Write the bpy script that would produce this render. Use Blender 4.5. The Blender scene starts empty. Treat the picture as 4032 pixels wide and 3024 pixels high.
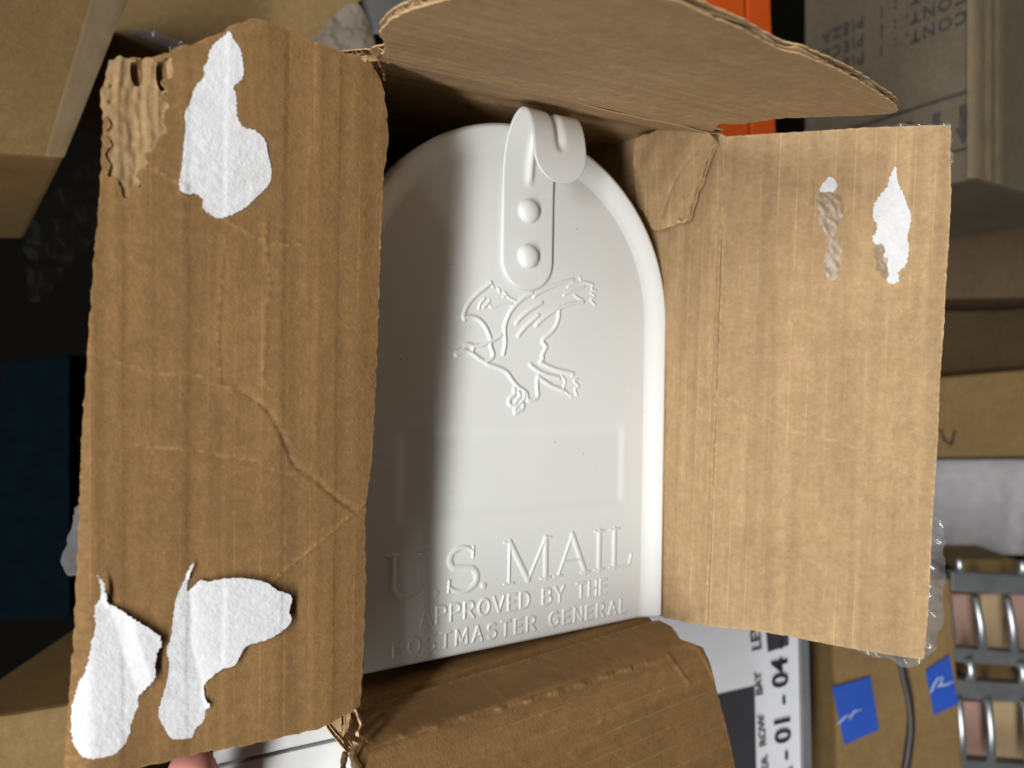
import bpy, bmesh, math, random
import numpy as np
from mathutils import Matrix, Vector

sc = bpy.context.scene
COL = sc.collection
random.seed(7)

# ------------------------------------------------------------------ camera
cam = bpy.data.cameras.new('camera')
cam.lens = 26.0
cam.sensor_width = 36.0
cam.clip_start = 0.01
cam.clip_end = 50.0
cam.dof.use_dof = True
cam.dof.focus_distance = 0.272
cam.dof.aperture_fstop = 9.3
cam_ob = bpy.data.objects.new('camera', cam)
COL.objects.link(cam_ob)
cam_ob.location = (0, 0, 0)
cam_ob.rotation_euler = (math.radians(90), 0, 0)
sc.camera = cam_ob

# ------------------------------------------------------------------ world and lamps
world = bpy.data.worlds.new('World')
sc.world = world
world.use_nodes = True
wbg = world.node_tree.nodes['Background']
wbg.inputs[0].default_value = (1.0, 0.97, 0.92, 1)
wbg.inputs[1].default_value = 0.058

def area_lamp(name, loc, target, sx, sy, power, col):
    l = bpy.data.lights.new(name, 'AREA')
    l.shape = 'RECTANGLE'
    l.size = sx
    l.size_y = sy
    l.energy = power
    l.color = col
    o = bpy.data.objects.new(name, l)
    COL.objects.link(o)
    o.location = loc
    d = (Vector(target) - Vector(loc)).normalized()
    x = d.cross(Vector((0, 0, 1))).normalized()
    y = x.cross(d)
    m = Matrix((x, y, -d)).transposed()
    o.rotation_euler = m.to_euler()
    return o

# the long tube lamp of the aisle, behind the photographer
area_lamp('tube_lamp', (-0.655, -1.40, -0.30), (0.0, 0.3, 0.0), 0.19, 3.2, 73.0, (1.0, 0.995, 0.975))

sc.view_settings.view_transform = 'Standard'
sc.view_settings.look = 'None'
sc.view_settings.exposure = 0.0
sc.view_settings.gamma = 1.0
sc.view_settings.use_curve_mapping = False

# ------------------------------------------------------------------ measured shapes
# FRAMES: origin and axes (columns) of the panels, metres; TRACE: outlines and lines on a panel, millimetres; BG: corners, metres
FRAMES = {
 'door': ((0.00363, 0.32462, -0.00554), ((0.85097, -0.52502, 0.01411), (0.52514, 0.85099, -0.00666), (-0.00851, 0.01308, 0.99988))),
 'lf': ((-0.04850, 0.24191, -0.00841), ((-0.87092, 0.02509, 0.49078), (-0.49141, -0.05175, -0.86939), (-0.00358, 0.99835, -0.05739))),
 'rf': ((0.09281, 0.33993, -0.00197), ((0.93680, 0.02230, -0.34916), (-0.34772, -0.05120, -0.93620), (-0.03876, 0.99844, -0.04021))),
 'tf': ((0.02485, 0.28507, 0.10837), ((0.56912, -0.82031, -0.05653), (-0.80613, -0.57019, 0.15826), (-0.16206, -0.04450, -0.98578))),
 'bf': ((0.01946, 0.29677, -0.11874), ((0.20190, -0.82183, 0.53275), (-0.24096, -0.56892, -0.78630), (-0.94930, -0.03039, 0.31289))),
 'lw': ((-0.04850, 0.24191, -0.00841), ((-0.57312, 0.02509, 0.81909), (0.81750, -0.05175, 0.57360), (0.05677, 0.99835, 0.00915))),
 'rw': ((0.09281, 0.33993, -0.00197), ((-0.57318, 0.02230, -0.81913), (0.81760, -0.05120, -0.57350), (0.05473, 0.99844, -0.01112))),
 'tw': ((0.02485, 0.28507, 0.10837), ((-0.57186, -0.82031, 0.00816), (0.81885, -0.57019, 0.06612), (0.04959, -0.04450, -0.99778))),
 'bw': ((0.01946, 0.29677, -0.11874), ((-0.56972, -0.82183, 0.00331), (0.82034, -0.56892, -0.05811), (0.04964, -0.03039, 0.99830))),
}
TRACE = {
 'lf_out': [(0,113.43),(-5.19,107.93),(-7.21,100.22),(-8.34,90.03),(-7.65,83.97),(-6.64,77.87),(-6.22,65.88),(-5.86,49.33),(-5.58,28.15),(-5.2,12.91),(-4.65,-2.39),(-3.79,-17.75),(-2.66,-26.94),(-1.97,-33.07),(-1.93,-40.81),(-2.49,-56.46),(-2.25,-72.11),(-1.94,-83.1),(-1.45,-92.49),(-1.09,-100.35),(0.16,-102.45),(3.33,-101.72),(8.75,-103.13),(13.3,-104.07),(26.52,-103.92),(36.31,-103.73),(45.71,-103.11),(56,-103.04),(65.83,-103.24),(84.81,-103.75),(83.02,-77.51),(82.08,-64.58),(81.21,-45.16),(80.34,-23.27),(79.83,-6.63),(78.78,8.64),(77.83,25.13),(76.66,42.83),(75.63,54.21),(74.93,65.54),(74.46,76.8),(73.76,88.06),(72.86,94.41),(71.85,96.84),(69.96,97.73),(67.36,99.02),(63.35,99.1),(59.85,101.1),(56.3,103.51),(50.25,106.5),(44.03,110.48),(40.23,113.59),(36.36,115.68),(32.41,116.32),(29.46,115.65),(21.49,114.44),(14.4,113.63),(7.08,113.08)],
 'lf_p1': [(42.26,110.7),(41.23,108.57),(39.44,106.58),(38.65,103.32),(38.37,99.13),(39.89,96.71),(41.16,95.41),(40.39,93.44),(40.11,89.25),(39.84,86.64),(38.02,84.27),(34.89,83.98),(31.96,81.47),(31.13,77.78),(30.03,73.57),(30.26,69.7),(31.85,67.31),(34.49,64.27),(38.14,60.59),(44.28,57.24),(47.31,58.25),(49.3,59.88),(49.06,62.01),(51.04,63.62),(52.99,63.12),(55.17,63.89),(55.41,66.46),(54.7,71.22),(54.23,77.49),(53.75,81.7),(54,85.78),(52.8,88.57),(51.36,93.48),(48.93,97.06),(49.18,99.6),(47.96,101.4),(47.72,104.04),(46,107),(44.26,108.69)],
 'lf_p2': [(76.16,-44.11),(74.81,-46.11),(74.15,-49.35),(73.48,-53.13),(72.11,-53.87),(68.42,-57.1),(60.34,-64.66),(61.31,-69.67),(61.79,-73.95),(61.55,-76.19),(64.2,-79.74),(66.1,-81.78),(65.87,-84.01),(67.53,-88.53),(68.71,-93.68),(70.82,-96.41),(73.14,-97.44),(79.04,-96.98),(81.26,-94.82),(82.35,-92.43),(82.77,-87.6),(82.52,-82.42),(81.63,-78.95),(80.73,-74.95),(79.39,-72.6),(78.03,-66.57),(77.57,-62.98),(76.66,-59.99),(76.86,-53.67),(75.51,-51.78),(75.27,-48.67),(75.71,-45.99)],
 'lf_p2fold': [(73.03,-55.31),(71.2,-59.85),(70.3,-66.4),(68.44,-72.65),(66.34,-79.29)],
 'lf_p3': [(50.99,-44.08),(51.99,-46.44),(52.98,-50.17),(52.98,-52.93),(50.98,-51),(48.96,-49.33),(47.93,-50.31),(40.14,-49.95),(31.51,-52.26),(27.6,-55.41),(23.07,-58.12),(23.88,-63.01),(23,-64.92),(24.4,-67.65),(30.27,-70.47),(36.28,-71.43),(38.41,-74.5),(40,-77.07),(43.16,-77.6),(46.28,-79.82),(48.34,-82.23),(47.81,-86.88),(46.51,-88.01),(47.8,-89.72),(48.3,-93.01),(50.86,-95.24),(51.36,-97.38),(54.89,-97.08),(57.38,-96.19),(59.36,-92.1),(60.58,-89.04),(60.34,-85.79),(58.39,-78.48),(57.9,-73.06),(58.64,-69.07),(57.42,-65.99),(56.93,-60.58),(55.95,-54.14),(53.98,-49.48),(52,-44.51)],
 'lf_p3fold': [(52.48,-50.79),(51.96,-58.61),(51.94,-66.95),(50.4,-75.62),(48.85,-82.41)],
 'lf_tear': [(72.62,96.81),(68.18,98.23),(65.47,98.29),(63.64,98.92),(60.41,99.34),(57.6,100.43),(56.65,97.58),(59.01,94.06),(59.94,89.83),(58.53,88.06),(59.47,83.82),(59,80.84),(60.4,77.56),(63.19,74.09),(64.12,69.9),(65.96,66.61),(66.42,63.52),(68.69,60.97),(70.49,62.01),(70.93,64.95),(72.7,65.72),(73.36,68.61),(73.11,78.54),(74.41,85.2),(73.96,90.18),(72.63,93.38)],
 'lf_cr': [[(72.39,15.73),(66.47,13.22),(59.9,11.69),(52.13,11.72),(47.63,10.11),(43.55,7.92),(39.4,7.07)],[(39.4,7.07),(34.07,3.39),(30.26,-0.06),(28.03,-4.09),(26.34,-7.58),(24.63,-11.1),(22.32,-16.99),(16.54,-21.44),(10.58,-27.21),(1.98,-33.96)],[(-1.72,-31.23),(1.98,-33.96),(16.29,-43.94),(28.74,-52.96)],[(42.99,52.41),(43.46,44.3),(44.18,33.47),(44.88,19.9),(43.55,7.92)],[(30.99,59.05),(30.88,45.26),(29.74,38.12),(31.3,29.69),(30.97,21.33),(31.98,12.35),(30.87,8.42),(26.99,3.85),(25.57,-0.16)],[(67.42,-8.62),(56.51,-10.18),(49.08,-11.35),(43.97,-12.98),(37.16,-13.89),(31.77,-16.45),(26.8,-19.03),(22.29,-19.9)]],
 'lf_cr2': [[(63.66,70.47),(58.99,67.54),(54.21,65.57)],[(44.28,57.24),(39.14,55.08),(31.74,51.96),(25.2,50.88),(20.75,51.83)]],
 'lf_hole': [(66.15,95.42),(59.94,95.65)],
 'lf_film': [(85.35,-43.32),(83.69,-37.09),(81.91,-29.57),(81.01,-25.79),(78.37,-27.32),(78.45,-46.84),(81.77,-45.86),(82.87,-46.75)],
 'rf_out': [(-3.42,113.56),(0.02,113.72),(27.1,113.45),(56.66,113.08),(90.29,111.69),(90.48,100.47),(91.59,83.52),(91.62,64.66),(91.33,41.87),(91.52,30.41),(90.98,5.4),(91.52,-17.82),(91.31,-39.31),(91.08,-53.08),(91.29,-76.77),(91.24,-94.68),(90.64,-112.19),(84.16,-112.3),(64.33,-112.18),(35.79,-110.58),(19.87,-110.32),(7.62,-111.16),(0.73,-111.14),(-0.58,-109.8),(0.14,-88.17),(1.54,-38.96),(1.17,0.84),(1.67,56.14),(-0.02,92.23)],
 'rf_p4': [(45.46,93.15),(48.3,89.47),(46.26,86.05),(44.41,86.54),(41.45,87.08),(42.08,89.8)],
 'rf_p5': [(70.46,96.27),(71.23,91.28),(72.06,88.19),(73.95,84.28),(75.52,79.64),(77.06,75.77),(76.92,71.21),(76.13,65.9),(76.95,62.82),(76.54,56.71),(75.3,53.67),(73.29,52.16),(73.81,48.31),(71.09,46.94),(69.28,48.35),(69.4,53.76),(67.51,56.89),(67.63,62.29),(64.04,63.93),(62.85,67.06),(64.2,68.57),(64.38,72.43),(62.87,74.8),(63,80.2),(65.26,84.71),(67.58,87.66),(68.46,91.44)],
 'rf_g1': [(40.76,85.93),(48.83,85.53),(51.23,79.94),(50.37,74.5),(48.08,68.3),(50.43,64.29),(51.38,58.77),(50.25,50.9),(48.16,48.55),(45.09,51.76),(44.13,57.33),(46.08,63.62),(44.38,69.2),(41.57,74.83)],
 'rf_g2': [(64.08,63.16),(67.59,63.06),(69.36,54.53),(68.9,49.13),(66.02,50.71),(64.34,56.95)],
 'rf_cr': [[(6.34,-4.82),(14.5,-8.62),(30.44,-16.05),(42.01,-19.84),(53.22,-21.14),(67.95,-27.3),(78.72,-32),(89.26,-36.6)]],
 'rf_cr2': [[(73.4,88.87),(79.62,87.02),(85.03,86.74),(90.31,87.58)]],
 'rf_perf': [[(2.07,112.74),(1.67,56.14),(1.17,0.84),(0.14,-88.17),(0.09,-110.79)]],
 'rf_film': [(90.13,-51.21),(94.48,-52.72),(96.94,-58.34),(96.97,-66.18),(98.43,-75.83),(97.7,-85.78),(98.65,-95.53),(96.81,-103.76),(95.38,-109.98),(91.2,-113.1),(88.77,-117.15),(82.7,-119.24),(78.99,-115.83),(71.8,-116.06),(64.39,-113.62),(64.24,-110.13),(87.54,-109.3),(88.29,-87.13),(89.13,-67.13)],
 'rf_film2': [(59.87,113.02),(63.7,114.25),(74.14,114.15),(86.04,113.54),(89.69,113.98),(91.1,112),(91.47,104.14),(92.64,100.32),(91.83,96.26),(90.15,96.74),(88.8,108.08),(63.87,110.39)],
 'tf_out': [(-0.69,85.17),(6.03,87.24),(10.6,85.61),(23.69,92.02),(25.16,94.14),(31.29,96.12),(39.89,97.29),(49.1,97.14),(61.71,94.69),(78.68,92.11),(95.19,89.86),(100.91,76.61),(102.13,63.83),(102.22,53.38),(100.19,39.63),(99.41,28.04),(96.5,14.67),(94.98,4.38),(96.51,-1.98),(95.72,-7.59),(94.89,-18.13),(93.15,-30.79),(89.2,-50.84),(85.31,-69.47),(81.95,-81.03),(79.08,-86.76),(75.57,-89.12),(64.57,-84.58),(52.88,-78.56),(42.03,-73.35),(34.39,-71.99),(19.96,-72.93),(13.36,-69.11),(12.5,-67.18),(-1.39,-80.68),(-5.55,-92.05),(-6.94,-19.17),(-1.47,50.11)],
 'bf_out': [(0.14,86.66),(2.54,82.4),(-0.13,64.46),(2.08,35.96),(4.57,3.79),(5.65,-33.36),(2.8,-71.58),(3.07,-79.23),(5.95,-82.85),(13.02,-84.84),(21.18,-84.77),(29.25,-84.69),(41.18,-84.58),(49.02,-84.51),(60.36,-83.56),(71.11,-81.52),(68.29,10.36),(58.87,91.83),(31.9,90.51),(12.87,89.84),(5.39,90.75),(2.62,90.96),(1.11,88.78)],
 'bf_cr': [[(4.57,-46.24),(5.57,-53.79),(4.16,-61.24)],[(3.91,-60.15),(10.27,-63.71),(18.63,-68.93)],[(18.44,-16.48),(23.26,-11.07),(28.66,0.99)],[(2.46,-67.79),(4.99,-79.05),(21.09,-85.28)]],
 'bw_perf': [[(0.59,83.99),(1.51,64.11),(2.1,46.22),(3.05,26.97),(3.85,9.7),(4.05,-8.98),(4.36,-28),(4.76,-37.41)]],
 'bw_out': [(-0.27,86.75),(-5.12,48.62),(-8.49,9.19),(-11.36,-24.45),(-4.7,-70.46),(-10.53,-74.5),(-3.05,-75.38),(9.56,-80.02),(21.14,-81.6)],
 'rw_bot': [(24.09,-115.43),(-0.95,-111.16)],
 'ear': [(46.87,104.74),(34.41,108.1),(16.83,109.47),(-0.62,112.11),(0.22,107.8),(2.85,102.16),(5.25,96.39),(8.23,90.63),(10.98,84.73),(12.69,79.67),(14.82,77.17),(19.67,77.13),(26.95,76.04),(35.45,75.7),(41.17,84.52),(46.32,92.08)],
 'eagle': [[(-15.76,48.53),(-18.9,46.17),(-23.18,42.7),(-26.46,39.12),(-28.07,36.1),(-28.73,33.57),(-28.24,32.35)],[(-28.25,32.97),(-24.95,33.57),(-21.58,32.71),(-18.64,30.33),(-16.64,27.03),(-15.62,24.53),(-15.58,21.98),(-14.56,19.46),(-14.04,17.77),(-15.48,16.02),(-17.43,15.34)],[(-10.2,26.46),(-14.63,24.14),(-19.48,22.05),(-23.32,21.28),(-24.25,19.57)],[(-23.32,21.28),(-26.66,21.79),(-28.99,20.04),(-31.77,18.5),(-31.75,17.26),(-29.44,18.57),(-26.62,19.07),(-23.75,17.91),(-21.33,16.29),(-18.4,14.89),(-16.43,13.66)],[(5.37,45.61),(1.23,43.56),(-2.34,40.71),(-5.34,37.48),(-7.31,33.92),(-8.51,30.41),(-8.46,26.97),(-8.15,23.54),(-8.6,20.51),(-9.07,18.56)],[(6.45,44.37),(8.01,45.8),(12.25,47.89),(17.08,50.05),(22.55,52.06),(27.57,53.37)],[(-2.71,32.21),(0.84,35.67),(5.48,39.02),(10.48,41.77)],[(-1.59,26.62),(1.46,30.03),(5.06,33.28),(8.71,36.12)],[(7.72,31.65),(10.87,34.47),(15.13,37.39),(19.46,39.66),(24.97,41.82),(33.43,43.74)],[(20.02,39.02),(19.8,35.86),(18.49,32.19),(15.82,28.93),(12.09,26.09),(11.31,24.28),(13.22,22.57),(12.19,20.31),(11.15,18.5),(11.44,16.73),(10.13,15.36),(12.29,14.52),(16.65,12.83),(22.17,11.58),(28.34,10.55)],[(4.86,14.14),(8.59,11.78),(13.45,9.87),(20.56,8.4)],[(9.18,8.92),(12.42,6.96),(16.79,4.76),(22.88,2.76)],[(-16.43,13.66),(-12.47,12.68),(-8.45,11.26),(-6.41,9.78),(-4.33,7.21),(-1.21,4.2),(1.39,2.9),(3.25,1.15),(4.08,-1.49),(7.22,-1.05),(9.06,0.27),(8.73,3.82),(8.68,6.92),(9.18,8.92)],[(-3.25,3.31),(-3.21,1.14),(-5.72,-1.02),(-5.69,-3.19),(-3.64,-4.07)],[(-1.18,2.02),(-0.11,0.27),(-2.14,-1.9),(-3.13,-3.64)],[(1.94,1.59),(1.97,-0.6),(-0.06,-2.78),(-2.6,-4.95),(-2.56,-7.12),(-0.53,-5.84),(1.02,-5.41),(1.51,-3.67)]],
 'eagle_fine': [[(31.51,55.07),(32.12,53.06)],[(24.82,49.97),(27.6,51.33),(33.84,52.97),(39.07,52.23)],[(22.66,45.96),(25.98,48.02),(31.03,49.77),(33.88,50.9)],[(28.82,46.4),(30.54,45.61),(33.42,44.43)],[(39.07,52.23),(38.53,49.87),(40.88,49.35)],[(37.97,48.44),(40.34,46.76),(38.03,45.21),(40.42,42.82)],[(-15.51,48.13),(-14.51,46.93)],[(-12.02,46.48),(-11.26,45.26)],[(-9,44.78),(-7.73,44.01),(-9.48,43.24)],[(-6.96,42.99),(-2.86,41.54)],[(-21.42,37.35),(-20.73,39.5),(-18.83,41.74)],[(-19.25,37.91),(-16.85,40.18),(-16.38,41.06)],[(-15.85,38.54),(-14.86,38.18),(-10.91,39.5),(-4.88,40.32)],[(28.34,10.78),(27.8,9.4)],[(30.66,8.07),(28.97,7.13),(31.57,4.86),(29.6,3.48),(30.79,0.73)],[(27.13,-0.18),(27.39,0.96)],[(22.21,9.32),(23.92,7.08),(23.14,3.9),(24,2.54),(26.27,0.73)]],
}
BG = {
 'beam_face': [(0.0839, 0.4803, 0.2764), (0.1615, 0.5160, 0.2970), (0.1882, 0.5283, -0.3375), (0.1022, 0.4887, -0.3122)],
 'beam_flange': [(0.1650, 0.5220, 0.3005), (0.1845, 0.5310, 0.3056), (0.2170, 0.5460, -0.3488), (0.1920, 0.5345, -0.3414)],
 'label': [(0.0868, 0.4800, -0.1468), (0.2083, 0.5359, -0.1639), (0.2137, 0.5384, -0.3439), (0.1103, 0.4908, -0.3135)],
 'rail': [(0.2070, 0.5326, -0.1535), (0.2148, 0.5361, -0.1545), (0.2206, 0.5388, -0.3442), (0.2119, 0.5348, -0.3416)],
 'block1': [(0.1118, 0.4905, -0.2120), (0.1696, 0.5171, -0.2115), (0.1723, 0.5183, -0.3311), (0.1187, 0.4936, -0.3153)],
 'block2': [(0.1784, 0.5212, -0.1649), (0.1981, 0.5302, -0.1678), (0.1985, 0.5304, -0.1874), (0.1808, 0.5222, -0.1894)],
 't_lev': [(0.1751, 0.5190, -0.1866), (0.1724, 0.5177, -0.1622), (0.1671, 0.5153, -0.1869)],
 't_bay': [(0.1762, 0.5195, -0.2184), (0.1747, 0.5188, -0.2057), (0.1705, 0.5168, -0.2185)],
 't_row': [(0.1790, 0.5207, -0.2547), (0.1778, 0.5202, -0.2388), (0.1732, 0.5181, -0.2551)],
 't_big': [(0.2019, 0.5313, -0.2895), (0.1966, 0.5289, -0.1955), (0.1879, 0.5249, -0.2893)],
 't_a': [(0.1809, 0.5216, -0.2842), (0.1805, 0.5214, -0.2685), (0.1751, 0.5190, -0.2844)],
 'cartonA': [(-0.2957, 0.3484, 0.2245), (-0.2057, 0.4318, 0.2702), (-0.2185, 0.4200, 0.2181), (-0.2417, 0.3985, 0.1216), (-0.2957, 0.3484, 0.1115)],
 'cartonA_back': [(-0.3966, 0.6000, 0.1181)],
 'cartonA_strip': [(-0.2204, 0.4171, 0.2610), (-0.2055, 0.4309, 0.2691), (-0.2183, 0.4191, 0.2176), (-0.2359, 0.4027, 0.1431), (-0.2411, 0.3979, 0.1219), (-0.2477, 0.3918, 0.1205), (-0.2317, 0.4067, 0.2112)],
 'cartonB': [(-0.3667, 0.5600, 0.3433), (-0.0617, 0.5600, 0.3433), (-0.1143, 0.5600, 0.2908), (-0.1774, 0.5600, 0.2284), (-0.2475, 0.5600, 0.1856), (-0.3386, 0.5600, 0.1989)],
 'cartonB_tape': [(-0.2885, 0.5580, 0.2653), (-0.2815, 0.5580, 0.2695), (-0.2221, 0.5580, 0.2485), (-0.2326, 0.5580, 0.2401)],
 'bundle': [(-0.1312, 0.4700, 0.2087), (-0.1194, 0.4700, 0.2234), (-0.0989, 0.4700, 0.2382), (-0.0900, 0.4700, 0.2264), (-0.0865, 0.4700, 0.2117), (-0.0930, 0.4700, 0.1970), (-0.1194, 0.4700, 0.1881)],
 'darkbox': [(-0.1191, 0.5200, 0.3188), (-0.0020, 0.5200, 0.3188), (-0.0312, 0.5200, 0.2505), (-0.0996, 0.5200, 0.2456)],
 'teal': [(-0.5169, 0.7500, 0.0232), (-0.4488, 0.7500, 0.0303), (-0.4479, 0.7500, -0.2373), (-0.5333, 0.7500, -0.2420)],
 'beige': [(-0.3145, 0.4000, -0.1842), (-0.2769, 0.4000, -0.1799), (-0.2356, 0.4000, -0.1729), (-0.2268, 0.4000, -0.2680), (-0.3145, 0.4000, -0.2680)],
 'whiteA': [(-0.1115, 0.2750, -0.1368), (-0.0668, 0.2750, -0.1251), (-0.0544, 0.2750, -0.1292), (-0.1109, 0.2750, -0.1419)],
 'whiteB': [(-0.1111, 0.2760, -0.1437), (-0.0546, 0.2760, -0.1309), (-0.0529, 0.2760, -0.1849), (-0.1090, 0.2760, -0.1849)],
 'board': [(0.3849, 0.7200, 0.1913), (0.5832, 0.7200, 0.1823), (0.5832, 0.7200, 0.0854), (0.3849, 0.7200, 0.0818)],
 'dark': [(0.4597, 0.8600, 0.0939), (0.6966, 0.8600, 0.1020), (0.6966, 0.8600, -0.0003), (0.4597, 0.8600, -0.0003)],
 'cartonC': [(0.3742, 0.7000, 0.0033), (0.5670, 0.7000, 0.0208), (0.5670, 0.7000, -0.0681), (0.3742, 0.7000, -0.0703)],
 'grey': [(0.3956, 0.7400, -0.0757), (0.5994, 0.7400, -0.0743), (0.5994, 0.7400, -0.1739), (0.3956, 0.7400, -0.1693)],
 'blue_carton': [(0.2588, 0.6000, -0.1579), (0.3564, 0.6000, -0.1579), (0.3688, 0.6000, -0.3495), (0.2652, 0.6000, -0.3495)],
 'tape1': [(0.2587, 0.5980, -0.2454), (0.2897, 0.5980, -0.2364), (0.2965, 0.5980, -0.2794), (0.2688, 0.5980, -0.2914)],
 'tape2': [(0.3343, 0.5980, -0.2319), (0.3534, 0.5980, -0.2192), (0.3608, 0.5980, -0.2585), (0.3410, 0.5980, -0.2675)],
 'scrib': [(0.3384, 0.5975, -0.2495), (0.3414, 0.5975, -0.2421), (0.3443, 0.5975, -0.2377), (0.3480, 0.5975, -0.2369), (0.3465, 0.5975, -0.2421), (0.3428, 0.5975, -0.2443), (0.3510, 0.5975, -0.2429), (0.3577, 0.5975, -0.2399)],
 'glare_marks': [(0.2634, 0.5975, -0.2748), (0.2694, 0.5975, -0.2688), (0.2738, 0.5975, -0.2673), (0.2716, 0.5975, -0.2718), (0.2768, 0.5975, -0.2644), (0.2827, 0.5975, -0.2629)],
 'strapc': [(0.3073, 0.5900, -0.2033), (0.3121, 0.5900, -0.2303), (0.3172, 0.5900, -0.2535), (0.3187, 0.5900, -0.2757), (0.3150, 0.5900, -0.3063), (0.3099, 0.5900, -0.3363)],
 'tick': [(0.4052, 0.6990, -0.0431), (0.4087, 0.6990, -0.0527), (0.4152, 0.6990, -0.0580), (0.4183, 0.6990, -0.0448)],
 'bag': [(-0.3263, 0.4800, 0.1351), (-0.3143, 0.4800, 0.1591), (-0.2993, 0.4800, 0.1771), (-0.2752, 0.4800, 0.1711), (-0.2677, 0.4800, 0.1290), (-0.2707, 0.4800, 0.0930), (-0.2872, 0.4800, 0.0810), (-0.3023, 0.4800, 0.0569), (-0.3113, 0.4800, 0.0539), (-0.3143, 0.4800, 0.0810)],
 'bar0': [(0.3806, 0.6400, -0.1628), (0.4903, 0.6400, -0.1689), (0.4903, 0.6400, -0.1857), (0.3806, 0.6400, -0.1797)],
 'bar1': [(0.3806, 0.6400, -0.2281), (0.4903, 0.6400, -0.2366), (0.4903, 0.6400, -0.2482), (0.3806, 0.6400, -0.2406)],
 'bar2': [(0.3806, 0.6400, -0.2558), (0.4903, 0.6400, -0.2630), (0.4903, 0.6400, -0.2798), (0.3806, 0.6400, -0.2718)],
 'bar3': [(0.3806, 0.6400, -0.3247), (0.4903, 0.6400, -0.3327), (0.4903, 0.6400, -0.3479), (0.3806, 0.6400, -0.3391)],
 'wire00': [(0.3836, 0.6370, -0.1497), (0.3852, 0.6370, -0.1609)],
 'wire01': [(0.4378, 0.6370, -0.1517), (0.4394, 0.6370, -0.1637)],
 'wire02': [(0.3748, 0.6370, -0.1816), (0.3784, 0.6370, -0.2255)],
 'wire03': [(0.3987, 0.6370, -0.1836), (0.4059, 0.6370, -0.2283)],
 'wire04': [(0.4262, 0.6370, -0.1844), (0.4330, 0.6370, -0.2307)],
 'wire05': [(0.3932, 0.6370, -0.2370), (0.3947, 0.6370, -0.2554)],
 'wire06': [(0.4382, 0.6370, -0.2402), (0.4398, 0.6370, -0.2586)],
 'wire07': [(0.4095, 0.6370, -0.2721), (0.4131, 0.6370, -0.3252)],
 'wire08': [(0.4410, 0.6370, -0.2733), (0.4450, 0.6370, -0.3272)],
 'wire09': [(0.3844, 0.6370, -0.2713), (0.3876, 0.6370, -0.3232)],
 'wire10': [(0.4562, 0.6370, -0.1836), (0.4609, 0.6370, -0.2315)],
 'cell0': [(0.4044, 0.6800, -0.1930), (0.4248, 0.6800, -0.1930), (0.4316, 0.6800, -0.2428), (0.4044, 0.6800, -0.2428)],
 'cell1': [(0.4308, 0.6800, -0.1930), (0.4537, 0.6800, -0.1930), (0.4597, 0.6800, -0.2450), (0.4359, 0.6800, -0.2450)],
 'cell2': [(0.4589, 0.6800, -0.1930), (0.5210, 0.6800, -0.1930), (0.5210, 0.6800, -0.2471), (0.4648, 0.6800, -0.2471)],
 'cell3': [(0.4069, 0.6800, -0.2918), (0.4384, 0.6800, -0.2918), (0.4410, 0.6800, -0.3471), (0.4103, 0.6800, -0.3471)],
 'cell4': [(0.4427, 0.6800, -0.2918), (0.4699, 0.6800, -0.2918), (0.4725, 0.6800, -0.3492), (0.4452, 0.6800, -0.3492)],
 'cell5': [(0.4733, 0.6800, -0.2918), (0.5210, 0.6800, -0.2918), (0.5210, 0.6800, -0.3535), (0.4767, 0.6800, -0.3535)],
 'cell6': [(0.4231, 0.6800, -0.2565), (0.5210, 0.6800, -0.2599), (0.5210, 0.6800, -0.2748), (0.4231, 0.6800, -0.2718)],
 'cell7': [(0.4146, 0.6800, -0.1611), (0.4657, 0.6800, -0.1611), (0.4657, 0.6800, -0.1739), (0.4146, 0.6800, -0.1730)],
}


# ------------------------------------------------------------------ materials
def new_mat(name):
    m = bpy.data.materials.new(name)
    m.use_nodes = True
    nt = m.node_tree
    b = nt.nodes['Principled BSDF']
    return m, nt, b

def N(nt, t, **kw):
    n = nt.nodes.new(t)
    for k, v in kw.items():
        setattr(n, k, v)
    return n

def noise(nt, vec, scale, detail=3, rough=0.55):
    n = N(nt, 'ShaderNodeTexNoise')
    n.inputs['Scale'].default_value = scale
    n.inputs['Detail'].default_value = detail
    n.inputs['Roughness'].default_value = rough
    nt.links.new(vec, n.inputs['Vector'])
    return n.outputs['Fac']

def maprange(nt, v, a, b, c, d):
    n = N(nt, 'ShaderNodeMapRange')
    n.inputs[1].default_value, n.inputs[2].default_value = a, b
    n.inputs[3].default_value, n.inputs[4].default_value = c, d
    nt.links.new(v, n.inputs[0])
    return n.outputs[0]

def mul(nt, a, b):
    n = N(nt, 'ShaderNodeMath', operation='MULTIPLY')
    for i, v in enumerate((a, b)):
        if hasattr(v, 'links'):
            nt.links.new(v, n.inputs[i])
        else:
            n.inputs[i].default_value = v
    return n.outputs[0]

def add(nt, a, b):
    n = N(nt, 'ShaderNodeMath', operation='ADD')
    nt.links.new(a, n.inputs[0]); nt.links.new(b, n.inputs[1])
    return n.outputs[0]

def vscale(nt, vec, sx, sy, sz):
    n = N(nt, 'ShaderNodeMapping')
    n.inputs['Scale'].default_value = (sx, sy, sz)
    nt.links.new(vec, n.inputs['Vector'])
    return n.outputs['Vector']

def coords(nt, uv):
    tc = N(nt, 'ShaderNodeTexCoord')
    oi = N(nt, 'ShaderNodeObjectInfo')
    ad = N(nt, 'ShaderNodeVectorMath', operation='ADD')
    nt.links.new(tc.outputs['UV' if uv else 'Object'], ad.inputs[0])
    sc_ = N(nt, 'ShaderNodeMath', operation='MULTIPLY')
    sc_.inputs[1].default_value = 3.7
    nt.links.new(oi.outputs['Random'], sc_.inputs[0])
    nt.links.new(sc_.outputs[0], ad.inputs[1])
    return ad.outputs[0]

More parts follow.
